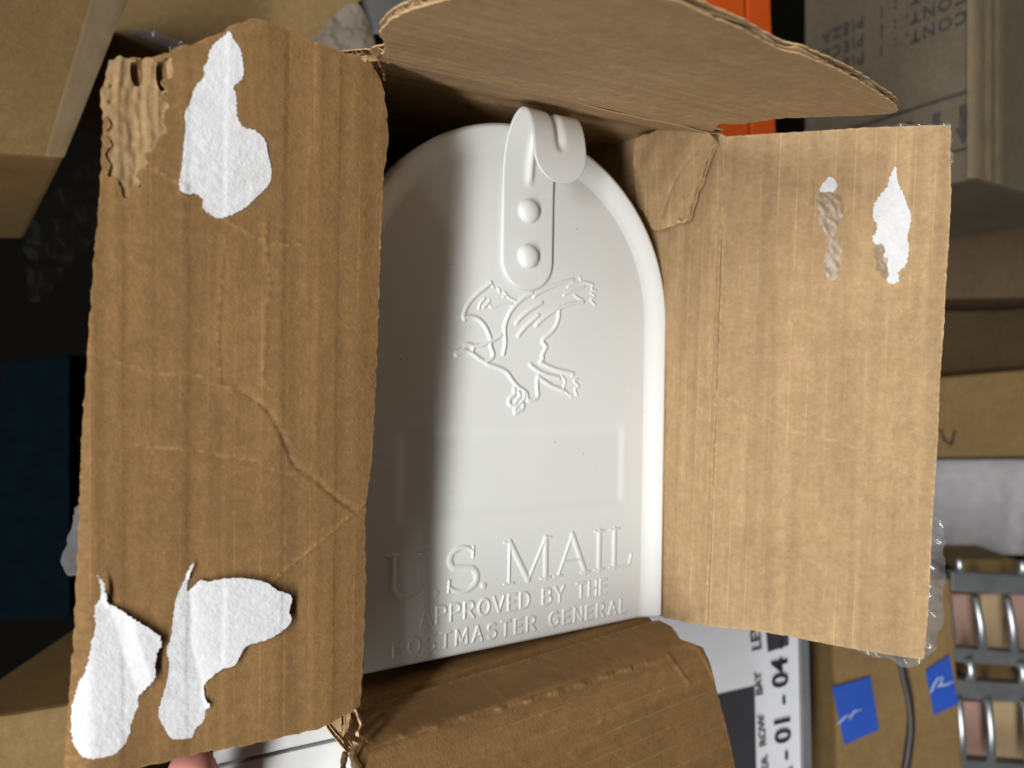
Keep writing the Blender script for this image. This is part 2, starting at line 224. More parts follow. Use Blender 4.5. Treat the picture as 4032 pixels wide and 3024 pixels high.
def tint(nt, b, col, factor):
    # base colour times a scalar factor
    mx = N(nt, 'ShaderNodeVectorMath', operation='SCALE')
    mx.inputs[0].default_value = col[:3]
    nt.links.new(factor, mx.inputs['Scale'])
    nt.links.new(mx.outputs[0], b.inputs['Base Color'])

def kraft(name, col, uv=True, rough=0.8, streak=1.0, spec=0.22):
    m, nt, b = new_mat(name)
    v = coords(nt, uv)
    st = noise(nt, vscale(nt, v, 150, 4.5, 60), 1.0, 2)              # soft bands of the flutes
    st2 = noise(nt, vscale(nt, v, 620, 45, 300), 1.0, 3)           # short fibre streaks
    mot = noise(nt, v, 190, 5, 0.65)
    mot2 = noise(nt, v, 520, 4, 0.6)
    fib = noise(nt, vscale(nt, v, 900, 1400, 1500), 1.0, 3, 0.7)
    big = noise(nt, v, 16, 3)
    f = mul(nt, maprange(nt, st, .3, .7, 1 - .13 * streak, 1 + .13 * streak), maprange(nt, st2, .3, .7, 1 - .045 * streak, 1 + .045 * streak))
    f = mul(nt, f, maprange(nt, mot, .3, .7, .89, 1.10))
    f = mul(nt, f, maprange(nt, mot2, .3, .7, .90, 1.10))
    f = mul(nt, f, maprange(nt, fib, .3, .7, .95, 1.05))
    f = mul(nt, f, maprange(nt, big, .3, .7, .92, 1.08))
    if uv:
        # rubbed tops of the flutes: thin pale lines, broken up
        sp = N(nt, 'ShaderNodeSeparateXYZ')
        tc = N(nt, 'ShaderNodeTexCoord')
        nt.links.new(tc.outputs['UV'], sp.inputs[0])
        sn = N(nt, 'ShaderNodeMath', operation='SINE')
        nt.links.new(mul(nt, sp.outputs[0], 2 * math.pi / .0076), sn.inputs[0])
        ln = mul(nt, maprange(nt, sn.outputs[0], .955, 1.0, 0, 1), maprange(nt, noise(nt, vscale(nt, v, 40, 18, 1), 1.0, 3), .42, .60, 0, 1))
        f = mul(nt, f, maprange(nt, ln, 0, 1, 1, 1.24))
        at = N(nt, 'ShaderNodeAttribute', attribute_name='wear_and_light')
        f = mul(nt, f, maprange(nt, mul(nt, at.outputs['Fac'], maprange(nt, mot2, .42, .62, .1, 1)), 0, 1, 1, 1.7))
        # scattered pale specks
        f = mul(nt, f, maprange(nt, noise(nt, v, 330, 2, .5), .71, .77, 1, 1.22))
    tint(nt, b, col, f)
    b.inputs['Roughness'].default_value = rough
    b.inputs['Specular IOR Level'].default_value = spec
    bp = N(nt, 'ShaderNodeBump')
    bp.inputs['Strength'].default_value = 0.5
    bp.inputs['Distance'].default_value = 0.0004
    nt.links.new(add(nt, add(nt, mot, fib), mul(nt, mot2, .8)), bp.inputs['Height'])
    nt.links.new(bp.outputs[0], b.inputs['Normal'])
    return m

def plain(name, col, rough=0.5, spec=0.5, metal=0.0, var=0.08, vs=60, bump=0.0, bs=300, emis=None):
    m, nt, b = new_mat(name)
    v = coords(nt, False)
    n1 = noise(nt, v, vs, 4)
    tint(nt, b, col, maprange(nt, n1, .3, .7, 1 - var, 1 + var))
    b.inputs['Roughness'].default_value = rough
    b.inputs['Specular IOR Level'].default_value = spec
    b.inputs['Metallic'].default_value = metal
    if bump:
        bp = N(nt, 'ShaderNodeBump')
        bp.inputs['Strength'].default_value = bump
        bp.inputs['Distance'].default_value = 0.001
        nt.links.new(noise(nt, v, bs, 4, .6), bp.inputs['Height'])
        nt.links.new(bp.outputs[0], b.inputs['Normal'])
    return m

def film_mat(name, col, opacity=0.35, rough=0.12, bump=0.5):
    m, nt, b = new_mat(name)
    v = coords(nt, False)
    tr = N(nt, 'ShaderNodeBsdfTransparent')
    mx = N(nt, 'ShaderNodeMixShader')
    b.inputs['Base Color'].default_value = (*col, 1)
    b.inputs['Roughness'].default_value = rough
    b.inputs['Specular IOR Level'].default_value = 0.9
    bp = N(nt, 'ShaderNodeBump')
    bp.inputs['Strength'].default_value = bump
    bp.inputs['Distance'].default_value = 0.002
    nt.links.new(noise(nt, v, 110, 3), bp.inputs['Height'])
    nt.links.new(bp.outputs[0], b.inputs['Normal'])
    fac = maprange(nt, noise(nt, v, 60, 3), .3, .7, opacity * .6, min(1, opacity * 1.4))
    nt.links.new(fac, mx.inputs[0])
    nt.links.new(tr.outputs[0], mx.inputs[1])
    nt.links.new(b.outputs[0], mx.inputs[2])
    nt.links.new(mx.outputs[0], nt.nodes['Material Output'].inputs['Surface'])
    return m

KRAFT = (0.375, 0.248, 0.130)
M = {}
M['kraft'] = kraft('kraft_liner', KRAFT)
M['kraft_plain'] = kraft('kraft_liner_plain', KRAFT, streak=.4)
M['kraft_shaded'] = kraft('kraft_liner_shaded', (0.218, 0.122, 0.047))  # darker copy of the carton's liner: left and bottom flaps' shade in colour
M['torn'] = kraft('torn_kraft_edge', (0.58, 0.40, 0.215), streak=.5, rough=.9)
M['pulp'] = kraft('torn_pulp', (0.33, 0.215, 0.108), streak=.6, rough=.95, spec=.1)
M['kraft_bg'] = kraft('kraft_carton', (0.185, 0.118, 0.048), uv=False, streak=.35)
M['kraft_shadowed'] = kraft('kraft_carton_shadowed', (0.15, 0.10, 0.05), uv=False, streak=.35)  # shadowed upper part of the right carton, shade put into the colour
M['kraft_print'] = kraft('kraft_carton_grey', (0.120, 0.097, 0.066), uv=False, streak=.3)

def paper_mat():
    m, nt, b = new_mat('torn_white_paper')
    v = coords(nt, True)
    n1 = noise(nt, v, 260, 4, .62)
    n2 = noise(nt, v, 900, 3, .6)
    tint(nt, b, (0.64, 0.64, 0.655), maprange(nt, n1, .3, .75, .93, 1.05))
    b.inputs['Roughness'].default_value = .9
    b.inputs['Specular IOR Level'].default_value = .15
    bp = N(nt, 'ShaderNodeBump')
    bp.inputs['Strength'].default_value = .6
    bp.inputs['Distance'].default_value = .0007
    nt.links.new(add(nt, n1, mul(nt, n2, .5)), bp.inputs['Height'])
    nt.links.new(bp.outputs[0], b.inputs['Normal'])
    return m
M['paper'] = paper_mat()
M['paper_grey'] = plain('thin_grey_paper', (0.66, 0.64, 0.62), .9, .15, var=.06, vs=300, bump=.4, bs=500)

def enamel_mat():
    m, nt, b = new_mat('white_powder_coat')
    v = coords(nt, False)
    vo = N(nt, 'ShaderNodeTexVoronoi')
    vo.inputs['Scale'].default_value = 95
    nt.links.new(v, vo.inputs['Vector'])
    # rare dark specks of dirt
    sp = maprange(nt, vo.outputs['Distance'], .02, .05, .0, 1.)
    rare = maprange(nt, noise(nt, v, 70, 1), .565, .58, 1., 0.)
    mxs = N(nt, 'ShaderNodeMath', operation='MAXIMUM')
    nt.links.new(sp, mxs.inputs[0]); nt.links.new(rare, mxs.inputs[1])
    f = mul(nt, maprange(nt, mxs.outputs[0], 0, 1, .45, 1), maprange(nt, noise(nt, v, 14, 5, .6), .3, .7, .975, 1.02))
    tint(nt, b, (0.735, 0.750, 0.740), f)
    nt.links.new(maprange(nt, noise(nt, v, 55, 5, .65), .3, .7, .25, .42), b.inputs['Roughness'])
    b.inputs['Specular IOR Level'].default_value = .5
    bp = N(nt, 'ShaderNodeBump')
    bp.inputs['Strength'].default_value = .05
    bp.inputs['Distance'].default_value = .0004
    nt.links.new(noise(nt, v, 420, 2), bp.inputs['Height'])
    nt.links.new(bp.outputs[0], b.inputs['Normal'])
    return m
M['enamel'] = enamel_mat()
M['orange'] = plain('orange_rack_paint', (0.62, 0.085, 0.008), .42, .5, var=.06, vs=25)
M['label'] = plain('white_label_vinyl', (0.74, 0.75, 0.78), .35, .5, var=.03)
M['charcoal'] = plain('charcoal_print', (0.045, 0.045, 0.05), .4, .5)
M['ink'] = plain('black_ink', (0.025, 0.025, 0.03), .6, .3)
M['ink_faded'] = plain('faded_grey_ink', (0.05, 0.045, 0.045), .7, .3, var=.3, vs=120)
M['rail'] = plain('grey_plastic_channel', (0.16, 0.165, 0.17), .3, .5)
M['steel'] = plain('galvanised_steel', (0.66, 0.68, 0.70), .45, .5, metal=1.0, var=.12)
M['steel_dark'] = plain('dull_galvanised_band', (0.17, 0.18, 0.185), .5, .5, metal=.6, var=.15)
M['blue'] = plain('blue_tape', (0.022, 0.075, 0.38), .35, .5, var=.05)
M['white_marks'] = plain('white_marks_and_glare', (0.34, 0.40, 0.58), .6, .3)
M['black_plastic'] = plain('black_strapping', (0.03, 0.027, 0.026), .4, .5)
M['dark'] = plain('dark_cavity_filler', (0.004, 0.0035, 0.003), .9, .1)
M['wood'] = kraft('brown_particle_board', (0.105, 0.070, 0.040), uv=False, streak=.3)
M['grey'] = plain('pale_grey_foam', (0.38, 0.375, 0.385), .9, .1, var=.10, vs=90, bump=.3, bs=220)
M['wrap'] = plain('grey_brown_wrap', (0.15, 0.125, 0.095), .7, .3, var=.25, vs=60, bump=.3, bs=160)
M['teal'] = plain('shaded_teal_carton', (0.0012, 0.0040, 0.0062), .85, .03, var=.2)  # base taken near black for the shade of the cavity
M['pink'] = plain('pinkish_carton', (0.36, 0.22, 0.17), .8, .2)
M['beige'] = plain('beige_carton', (0.40, 0.29, 0.17), .8, .2)
M['whiteboard'] = plain('white_paperboard', (0.55, 0.56, 0.55), .5, .4, var=.05, vs=80, bump=.25, bs=160)
M['film'] = film_mat('clear_tape_film', (0.26, 0.25, 0.245), .30, .1)
M['film_dark'] = film_mat('clear_wrap', (0.03, 0.03, 0.03), .03, .5)
M['glue'] = film_mat('dried_clear_glue', (0.33, 0.215, 0.105), .34, .3, .10)
M['film_brown'] = film_mat('brown_film', (0.34, 0.26, 0.16), .30, .25, .2)

def skin_mat():
    m, nt, b = new_mat('skin')
    v = coords(nt, False)
    tint(nt, b, (0.72, 0.31, 0.26), maprange(nt, noise(nt, v, 120, 3), .3, .7, .9, 1.1))
    b.inputs['Roughness'].default_value = .5
    b.inputs['Subsurface Weight'].default_value = .25
    b.inputs['Subsurface Radius'].default_value = (.004, .0015, .0008)
    return m
M['skin'] = skin_mat()

# ------------------------------------------------------------------ object helpers
def link(name, me, mat, parent=None, smooth=True):
    o = bpy.data.objects.new(name, me)
    COL.objects.link(o)
    if mat is not None:
        for x in (mat if isinstance(mat, (list, tuple)) else [mat]):
            me.materials.append(x)
    if smooth:
        me.polygons.foreach_set('use_smooth', [True] * len(me.polygons))
    if parent is not None:
        o.parent = parent
    return o

def empty(name, loc, label, cat, group=None):
    o = bpy.data.objects.new(name, None)
    o.empty_display_size = .02
    COL.objects.link(o)
    o.location = loc
    tag(o, label, cat, group)
    return o

def tag(o, label=None, cat=None, group=None, kind=None):
    if label: o['label'] = label
    if cat: o['category'] = cat
    if group: o['group'] = group
    if kind: o['kind'] = kind
    return o

def root_of(o):
    while o.parent is not None:
        o = o.parent
    return o

def to_local(V, parent):
    # world metres -> coordinates under the thing's base point
    if parent is None:
        return V
    return V - np.array(root_of(parent).location)

def mesh_from(name, V, F, uv=None, mats=None, parent=None, mat=None, smooth=True, midx=None):
    me = bpy.data.meshes.new(name)
    me.from_pydata([tuple(p) for p in V], [], F)
    if uv is not None:
        l = me.uv_layers.new(name='st')
        vi = np.empty(len(me.loops), dtype=np.int32)
        me.loops.foreach_get('vertex_index', vi)
        l.data.foreach_set('uv', np.asarray(uv, dtype=np.float32)[vi].ravel())
    o = link(name, me, mat, parent, smooth)
    if midx is not None:
        me.polygons.foreach_set('material_index', midx)
    me.update()
    return o

# ------------------------------------------------------------------ 2-D tools
def inside(pts, poly):
    x, y = pts[:, 0], pts[:, 1]
    r = np.zeros(len(pts), bool)
    px, py = poly[:, 0], poly[:, 1]
    j = len(poly) - 1
    for i in range(len(poly)):
        c = (py[i] > y) != (py[j] > y)
        if c.any():
            xi = (px[j] - px[i]) * (y - py[i]) / ((py[j] - py[i]) or 1e-12) + px[i]
            r ^= c & (x < xi)
        j = i
    return r

def seg_dist(pts, line, closed=False):
    """distance to a polyline, nearest point and signed side"""
    line = np.asarray(line, float)
    best = np.full(len(pts), 1e9)
    near = np.zeros((len(pts), 2))
    side = np.zeros(len(pts))
    n = len(line)
    for i in range(n if closed else n - 1):
        a, b = line[i], line[(i + 1) % n]
        d = b - a
        L2 = d @ d + 1e-12
        t = np.clip(((pts - a) @ d) / L2, 0, 1)
        q = a + t[:, None] * d
        e = np.hypot(*(pts - q).T)
        m = e < best
        best[m] = e[m]
        near[m] = q[m]
        side[m] = (d[0] * (pts[m, 1] - a[1]) - d[1] * (pts[m, 0] - a[0])) / math.sqrt(L2)
    return best, near, side

def resample(line, step, closed=True):
    line = np.asarray(line, float)
    if closed:
        line = np.vstack([line, line[:1]])
    d = np.r_[0, np.cumsum(np.hypot(*np.diff(line, axis=0).T))]
    n = max(3, int(d[-1] / step))
    s = np.linspace(0, d[-1], n, endpoint=not closed)
    return np.stack([np.interp(s, d, line[:, k]) for k in (0, 1)], 1)

def smooth_line(line, step, closed=False):
    line = np.asarray(line, float)
    n = len(line)
    out = []
    rng = range(n if closed else n - 1)
    for i in rng:
        g = (lambda k: line[k % n]) if closed else (lambda k: line[min(max(k, 0), n - 1)])
        p0, p1, p2, p3 = g(i - 1), g(i), g(i + 1), g(i + 2)
        m = max(2, int(np.hypot(*(p2 - p1)) / step))
        for t in np.arange(m) / m:
            out.append(.5 * (2 * p1 + (p2 - p0) * t + (2 * p0 - 5 * p1 + 4 * p2 - p3) * t ** 2 + (3 * p1 - p0 - 3 * p2 + p3) * t ** 3))
    if not closed:
        out.append(line[-1])
    return np.array(out)

def wob(x, seed, lo, hi, n=7):
    """smooth 1-D noise, wavelengths hi..lo"""
    r = np.random.RandomState(seed)
    y = np.zeros_like(x)
    for k in range(n):
        L = lo * (hi / lo) ** r.rand()
        y += np.sin(2 * np.pi * x / L + r.rand() * 6.28) * (L / hi) ** .6
    return y / math.sqrt(n)

def wob2(p, seed, lo, hi, n=9):
    r = np.random.RandomState(seed)
    y = np.zeros(len(p))
    for k in range(n):
        L = lo * (hi / lo) ** r.rand()
        a = r.rand() * 6.283
        y += np.sin(2 * np.pi * (p[:, 0] * math.cos(a) + p[:, 1] * math.sin(a)) / L + r.rand() * 6.28) * (L / hi) ** .7
    return y / math.sqrt(n)

def rough(outline, amp, seed, step=1.2, lo=1.5, hi=9):
    o = resample(outline, step)
    d = np.roll(o, -1, 0) - np.roll(o, 1, 0)
    nrm = np.stack([d[:, 1], -d[:, 0]], 1) / (np.hypot(*d.T)[:, None] + 1e-9)
    s = np.arange(len(o)) * step
    return o + nrm * (wob(s, seed, lo, hi) * amp)[:, None]

def shrink(outline, d):
    o = np.asarray(outline, float)
    area = .5 * np.sum(o[:, 0] * np.roll(o[:, 1], -1) - np.roll(o[:, 0], -1) * o[:, 1])
    t = np.roll(o, -1, 0) - np.roll(o, 1, 0)
    n = np.stack([-t[:, 1], t[:, 0]], 1) / (np.hypot(*t.T)[:, None] + 1e-9)
    return o + n * d * (1 if area > 0 else -1)

def outline_field(xs, ys, poly, res):
    """signed distance (inside positive, exact near the edge) and nearest edge point on a grid"""
    nx, ny = len(xs), len(ys)
    poly = np.asarray(poly, float)
    nxt = np.roll(poly, -1, 0)
    ins = np.zeros((ny, nx), bool)
    for r, y in enumerate(ys):
        c = (poly[:, 1] > y) != (nxt[:, 1] > y)
        if not c.any():
            continue
        p, q = poly[c], nxt[c]
        xc = np.sort(p[:, 0] + (y - p[:, 1]) * (q[:, 0] - p[:, 0]) / (q[:, 1] - p[:, 1]))
        ins[r] = np.searchsorted(xc, xs) % 2 == 1
    dist = np.full((ny, nx), 1e3)
    near = np.zeros((ny, nx, 2))
    reach = 2.5 * res
    for a, b in zip(poly, nxt):
        x0, x1 = np.searchsorted(xs, [min(a[0], b[0]) - reach, max(a[0], b[0]) + reach])
        y0, y1 = np.searchsorted(ys, [min(a[1], b[1]) - reach, max(a[1], b[1]) + reach])
        if x1 <= x0 or y1 <= y0:
            continue
        X, Y = np.meshgrid(xs[x0:x1], ys[y0:y1])
        d = b - a
        t = np.clip(((X - a[0]) * d[0] + (Y - a[1]) * d[1]) / (d @ d + 1e-12), 0, 1)
        qx, qy = a[0] + t * d[0], a[1] + t * d[1]
        e = np.hypot(X - qx, Y - qy)
        w = dist[y0:y1, x0:x1]
        m = e < w
        w[m] = e[m]
        near[y0:y1, x0:x1, 0][m] = qx[m]
        near[y0:y1, x0:x1, 1][m] = qy[m]
    return np.where(ins, dist, -dist).ravel(), near.reshape(-1, 2)

def S5(x):
    x = np.clip(x, 0, 1)
    return x * x * x * (x * (6 * x - 15) + 10)

# a sheet cut to an outline (mm) on a panel frame, with relief and thickness
def sheet(name, fr, outline, height, res, thick, mat, parent, cut=None, edge_mat=None, uv_off=(0, 0), wear_and_light=None):
    outline = np.asarray(outline, float)
    lo, hi = outline.min(0) - res, outline.max(0) + res
    xs = np.arange(lo[0], hi[0] + res, res)
    ys = np.arange(lo[1], hi[1] + res, res)
    gx, gy = np.meshgrid(xs, ys)
    pts = np.stack([gx.ravel(), gy.ravel()], 1)
    sd, near = outline_field(xs, ys, outline, res)
    ok = sd > -.45 * res
    if cut is not None:
        for c in cut:
            cs, cn = outline_field(xs, ys, c, res)
            cs = -cs
            rep = np.abs(cs) < np.abs(sd)
            near = np.where(rep[:, None], cn, near)
            sd = np.where(rep, cs, sd)
            ok &= cs > -.45 * res
    ny, nx = gx.shape
    okg = ok.reshape(ny, nx)
    cell = okg[:-1, :-1] & okg[:-1, 1:] & okg[1:, :-1] & okg[1:, 1:]
    iy, ix = np.nonzero(cell)
    a = iy * nx + ix
    quads = np.stack([a, a + 1, a + nx + 1, a + nx], 1)
    used = np.unique(quads)
    remap = -np.ones(nx * ny, int)
    remap[used] = np.arange(len(used))
    Q = remap[quads]
    # boundary edges
    E = np.concatenate([Q[:, [0, 1]], Q[:, [1, 2]], Q[:, [2, 3]], Q[:, [3, 0]]])
    key = np.sort(E, 1)
    k1 = key[:, 0].astype(np.int64) * (len(used) + 1) + key[:, 1]
    u, inv, cnt = np.unique(k1, return_inverse=True, return_counts=True)
    bE = E[cnt[inv] == 1]
    bV = np.unique(bE)
    p2 = pts[used].copy()
    p2[bV] = near[used][bV]
    h = height(p2)
    hb = h - thick
    o, Mx = FRAMES[fr] if isinstance(fr, str) else fr
    o = np.array(o); Mx = np.array(Mx)
    flip = np.linalg.det(Mx) < 0
    n = len(used)
    A = np.column_stack([p2, h]) * .001
    Bk = np.column_stack([p2[bV], hb[bV]]) * .001
    V = [A]; F = Q.tolist(); mi = [0] * len(F)
    if thick > 0:
        # the cut edge has its own vertices, so that it stays crisp
        nbv = len(bV)
        tmap = -np.ones(n, int); tmap[bV] = np.arange(nbv) + n
        V.append(A[bV]); V.append(Bk)
        F += [[tmap[e1], tmap[e0], tmap[e0] + nbv, tmap[e1] + nbv] for e0, e1 in bE]
        mi += [1 if edge_mat else 0] * len(bE)
        # back face
        off = n + 2 * nbv
        V.append(np.column_stack([p2, hb]) * .001)
        F += (Q[:, ::-1] + off).tolist()
        mi += [0] * len(Q)
    V = np.vstack(V)
    uv = V[:, :2] + np.array(uv_off)
    Wd = to_local(o + V @ Mx.T, parent)
    if flip:
        F = [f[::-1] for f in F]
    ob = mesh_from(name, Wd, F, uv, mat=[mat, edge_mat] if edge_mat else mat, parent=parent, midx=mi)
    if wear_and_light is not None:
        at = ob.data.attributes.new('wear_and_light', 'FLOAT', 'POINT')
        vals = np.zeros(len(V), dtype=np.float32)
        vals[:n] = np.clip(wear_and_light(p2), 0, 1)
        vals[bV] = np.maximum(vals[bV], .5)
        at.data.foreach_set('value', vals)
    return ob

def rubbed(p, lines, width):
    w = np.zeros(len(p))
    for l in lines:
        d, _, _s = seg_dist(p, smooth_line(l, 3))
        w = np.maximum(w, np.exp(-(d / width) ** 2))
    return w

def crease(p, lines, width, depth, fold=0.0):
    """pressed or raised crease lines; fold makes a step in slope across the line"""
    z = np.zeros(len(p))
    for l in lines:
        l2 = smooth_line(l, 3)
        d, _, s = seg_dist(p, l2)
        z += depth * np.exp(-(d / width) ** 2)
        if fold:
            z += fold * np.sign(s) * np.exp(-(d / (width * 1.6)) ** 2) * np.clip(np.abs(s) / (width * .4), 0, 1)
    return z

FLUTE = 7.6
def corrugated(name, fr, outline, bend, parent, label=None, relief=None, cut=None, seed=1, res=.85, thick=2.7, jag=.35, uv_off=(0, 0), liner='kraft', wear_and_light=None, deep_cut=None):
    """a board of two liners over a wavy fluting; flutes run along the second axis"""
    base = np.asarray(outline, float)
    def wash(p): return .038 * np.sin(2 * np.pi * p[:, 0] / FLUTE) + .25 * wob2(p, seed, 25, 90)
    def front(p): return bend(p) + wash(p) + (relief(p) if relief else 0)
    f = sheet(name, fr, rough(base, jag, seed), front, res, .42, M[liner], parent, cut, M['torn'], uv_off, wear_and_light or (lambda p: np.zeros(len(p))))
    if label: f['label'] = label
    inner = shrink(resample(base, 1.5), .7)
    core = lambda p: bend(p) + (relief(p) if relief else 0) + .25 * wob2(p, seed, 25, 90)
    fl = lambda p: core(p) - thick / 2 - .25 + (thick / 2 - .55) * np.sin(2 * np.pi * p[:, 0] / FLUTE)
    sheet('fluting', fr, rough(inner, jag * .6, seed + 5), fl, .95, .25, M['torn'], f, deep_cut)
    sheet('outer_liner', fr, rough(base, jag * 1.3, seed + 9), lambda p: core(p) - thick + .42, 1.6, .42, M[liner], f, None, M['torn'], uv_off)
    return f

# ------------------------------------------------------------------ solids for the surroundings
def prism(name, poly, ext, mat, parent=None, bevel=.002):
    poly = [Vector(p) for p in poly]
    base = Vector(root_of(parent).location) if parent is not None else Vector((0, 0, 0))
    bm = bmesh.new()
    a = [bm.verts.new(p - base) for p in poly]
    b = [bm.verts.new(p + Vector(ext) - base) for p in poly]
    bm.faces.new(a)
    bm.faces.new(b[::-1])
    n = len(a)
    for i in range(n):
        bm.faces.new((a[(i + 1) % n], a[i], b[i], b[(i + 1) % n]))
    bmesh.ops.recalc_face_normals(bm, faces=bm.faces)
    if bevel:
        bmesh.ops.bevel(bm, geom=list(bm.edges), offset=bevel, segments=2, profile=.6, affect='EDGES')
    me = bpy.data.meshes.new(name)
    bm.to_mesh(me); bm.free()
    return link(name, me, mat, parent, smooth=False)

def tube(name, pts, rad, mat, parent=None, n=8, flat=1.0):
    pts = [Vector(p) for p in pts]
    base = Vector(root_of(parent).location) if parent is not None else Vector((0, 0, 0))
    V, F = [], []
    for i, p in enumerate(pts):
        t = (pts[min(i + 1, len(pts) - 1)] - pts[max(i - 1, 0)]).normalized()
        x = t.cross(Vector((0, 1, 0))).normalized()
        y = t.cross(x)
        for k in range(n):
            a = 2 * math.pi * k / n
            V.append(p + (x * math.cos(a) + y * math.sin(a) * flat) * rad - base)
    for i in range(len(pts) - 1):
        for k in range(n):
            F.append((i * n + k, i * n + (k + 1) % n, (i + 1) * n + (k + 1) % n, (i + 1) * n + k))
    F.append(tuple(range(n))[::-1]); F.append(tuple(range((len(pts) - 1) * n, len(pts) * n)))
    return mesh_from(name, np.array([tuple(v) for v in V]), F, mat=mat, parent=parent)

def catmull3(pts, m=8):
    P_ = [Vector(p) for p in pts]; out = []
    g = lambda k: P_[min(max(k, 0), len(P_) - 1)]
    for i in range(len(P_) - 1):
        for j in range(m):
            t = j / m
            p0, p1, p2, p3 = g(i - 1), g(i), g(i + 1), g(i + 2)
            out.append(.5 * (2 * p1 + (p2 - p0) * t + (2 * p0 - 5 * p1 + 4 * p2 - p3) * t ** 2 + (3 * p1 - p0 - 3 * p2 + p3) * t ** 3))
    out.append(P_[-1])
    return out

def lettering(name, body, origin, xdir, ydir, size, mat, parent, space=1.0, bold=.012):
    """flat printed words: the built-in font, as a thin mesh on its surface"""
    cu = bpy.data.curves.new('words', 'FONT')
    cu.body = body
    cu.size = 1.0
    cu.resolution_u = 3
    cu.space_character = space
    cu.offset = bold
    tmp = bpy.data.objects.new('words', cu)
    COL.objects.link(tmp)
    dg = bpy.context.evaluated_depsgraph_get()
    me = bpy.data.meshes.new_from_object(tmp.evaluated_get(dg))
    bpy.data.objects.remove(tmp)
    base = Vector(root_of(parent).location)
    x, y, o = Vector(xdir).normalized(), Vector(ydir).normalized(), Vector(origin) - base
    for v in me.vertices:
        v.co = o + x * (v.co.x * size) + y * (v.co.y * size)
    me.name = name
    return link(name, me, mat, parent, smooth=False)

# ================================================================== black filler sheet, darkness of the empty rack put into its colour
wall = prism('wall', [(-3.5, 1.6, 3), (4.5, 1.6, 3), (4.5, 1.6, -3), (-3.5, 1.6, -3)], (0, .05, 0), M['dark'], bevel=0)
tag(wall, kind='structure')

# ================================================================== the opened shipping carton
CARTON = np.array(FRAMES['bw'][0]) + np.array(FRAMES['bw'][1])[:, 0] * .15
carton = empty('shipping_carton', CARTON, 'torn brown corrugated carton with its four end flaps folded open round the mailbox', 'carton')

def bend_left(p):
    s, t = p[:, 0], p[:, 1]
    z = -np.clip(24 - s, 0, 40) ** 2 / 290.0
    z -= np.clip(s - 76.5, 0, 30) ** 2 / 11.0
    ridge = np.clip((t - 20) / 90, 0, 1) ** 2
    z += ridge * 2.0 * np.exp(-((s - 38) / 16) ** 2)
    z += .7 * np.clip((22 - s) / 22, -.2, 1) * 0
    return z
perf_seed = np.random.RandomState(3)
def relief_left(p):
    z = crease(p, TRACE['lf_cr'][1:2], .75, -.42, .30) + crease(p, TRACE['lf_cr'][:1], .7, .2) + crease(p, TRACE['lf_cr'][2:3], .65, .24)
    z += crease(p, TRACE['lf_cr'][3:5], .7, .12, .13) + crease(p, TRACE['lf_cr'][5:], .9, -.15) + crease(p, TRACE['lf_cr2'], .6, .12)
    for s0, a in ((26, .22), (43, -.2), (53, .18), (61, -.16), (70, .2), (16, -.18), (9, .2)):
        z += .6 * a * np.tanh((p[:, 0] - s0 - .25 * wob(p[:, 1], int(s0), 30, 160)) / .5)
    return z
HOLES = [np.array([(c[0] + rx * math.cos(k * .4), c[1] + ry * math.sin(k * .4)) for k in range(16)]) for c, rx, ry in ((TRACE['lf_hole'][0], 1.7, 4.2), (TRACE['lf_hole'][1], 1.5, 4.6))]
tear = rough(TRACE['lf_tear'], 1.0, 4, .8, 1.2, 6)
left_flap = corrugated('flap', 'lf', TRACE['lf_out'], bend_left, carton, 'large left flap with a torn corner and shreds of white paper', relief_left, [tear], 11, res=.65, liner='kraft_shaded',
    wear_and_light=lambda p: np.maximum(rubbed(p, TRACE['lf_cr'] + TRACE['lf_cr2'], .42) * .85, .35 * np.clip((p[:, 0] - 76) / 6, 0, 1)), deep_cut=HOLES)  # creases are rubbed; lit bend of the outer edge painted paler
def pulp(p):
    q = np.column_stack([p[:, 0] + .5 * np.sin(p[:, 1] / 5), p[:, 1] * .16])
    return bend_left(p) + relief_left(p) - .62 + .20 * wob2(q, 5, .9, 3.2, 22) + .09 * wob2(p, 6, 1.3, 4, 10) + .22 * np.sin(2 * np.pi * p[:, 0] / FLUTE)
sheet('torn_pulp', 'lf', rough(shrink(resample(TRACE['lf_tear'], 1), -.6), .5, 8, .8), pulp, .5, .3, M['pulp'], left_flap, HOLES)
# shreds of a white label still glued on
def shred(fr, key, bend, parent, lift, seed, label, mat='paper', res=.42, amp=.32, jag=.22):
    out = rough(rough(smooth_line(TRACE[key], .8, True), jag, seed, .6, .9, 4), .16, seed + 3, .35, .7, 1.6)
    f = lambda p: bend(p) + .10 + np.abs(amp * .34 * wob2(p, seed, 2.0, 9, 12)) + lift(p)
    o = sheet('torn_paper', fr, out, f, res, .04, M[mat], parent)
    o['label'] = label
    return o
zero = lambda p: np.zeros(len(p))
left_face = lambda p: bend_left(p) + .25 * wob2(p, 11, 25, 90) + relief_left(p)
shred('lf', 'lf_p1', left_face, left_flap, lambda p: .4 * np.clip(wob2(p, 3, 15, 40), 0, 2), 21, 'tall white paper shred near the top of the left flap')
def lift2(p):
    d, _, s = seg_dist(p, TRACE['lf_p2fold'])
    r = np.clip(np.sign(s) * d, 0, 99) if True else d
    q = np.clip(np.sign(-s) * d, 0, 99)
    side = r if LIFT2 > 0 else q
    return np.minimum(side * .4, 1.8) * np.clip((p[:, 1] + 95) / 20, 0, 1) 
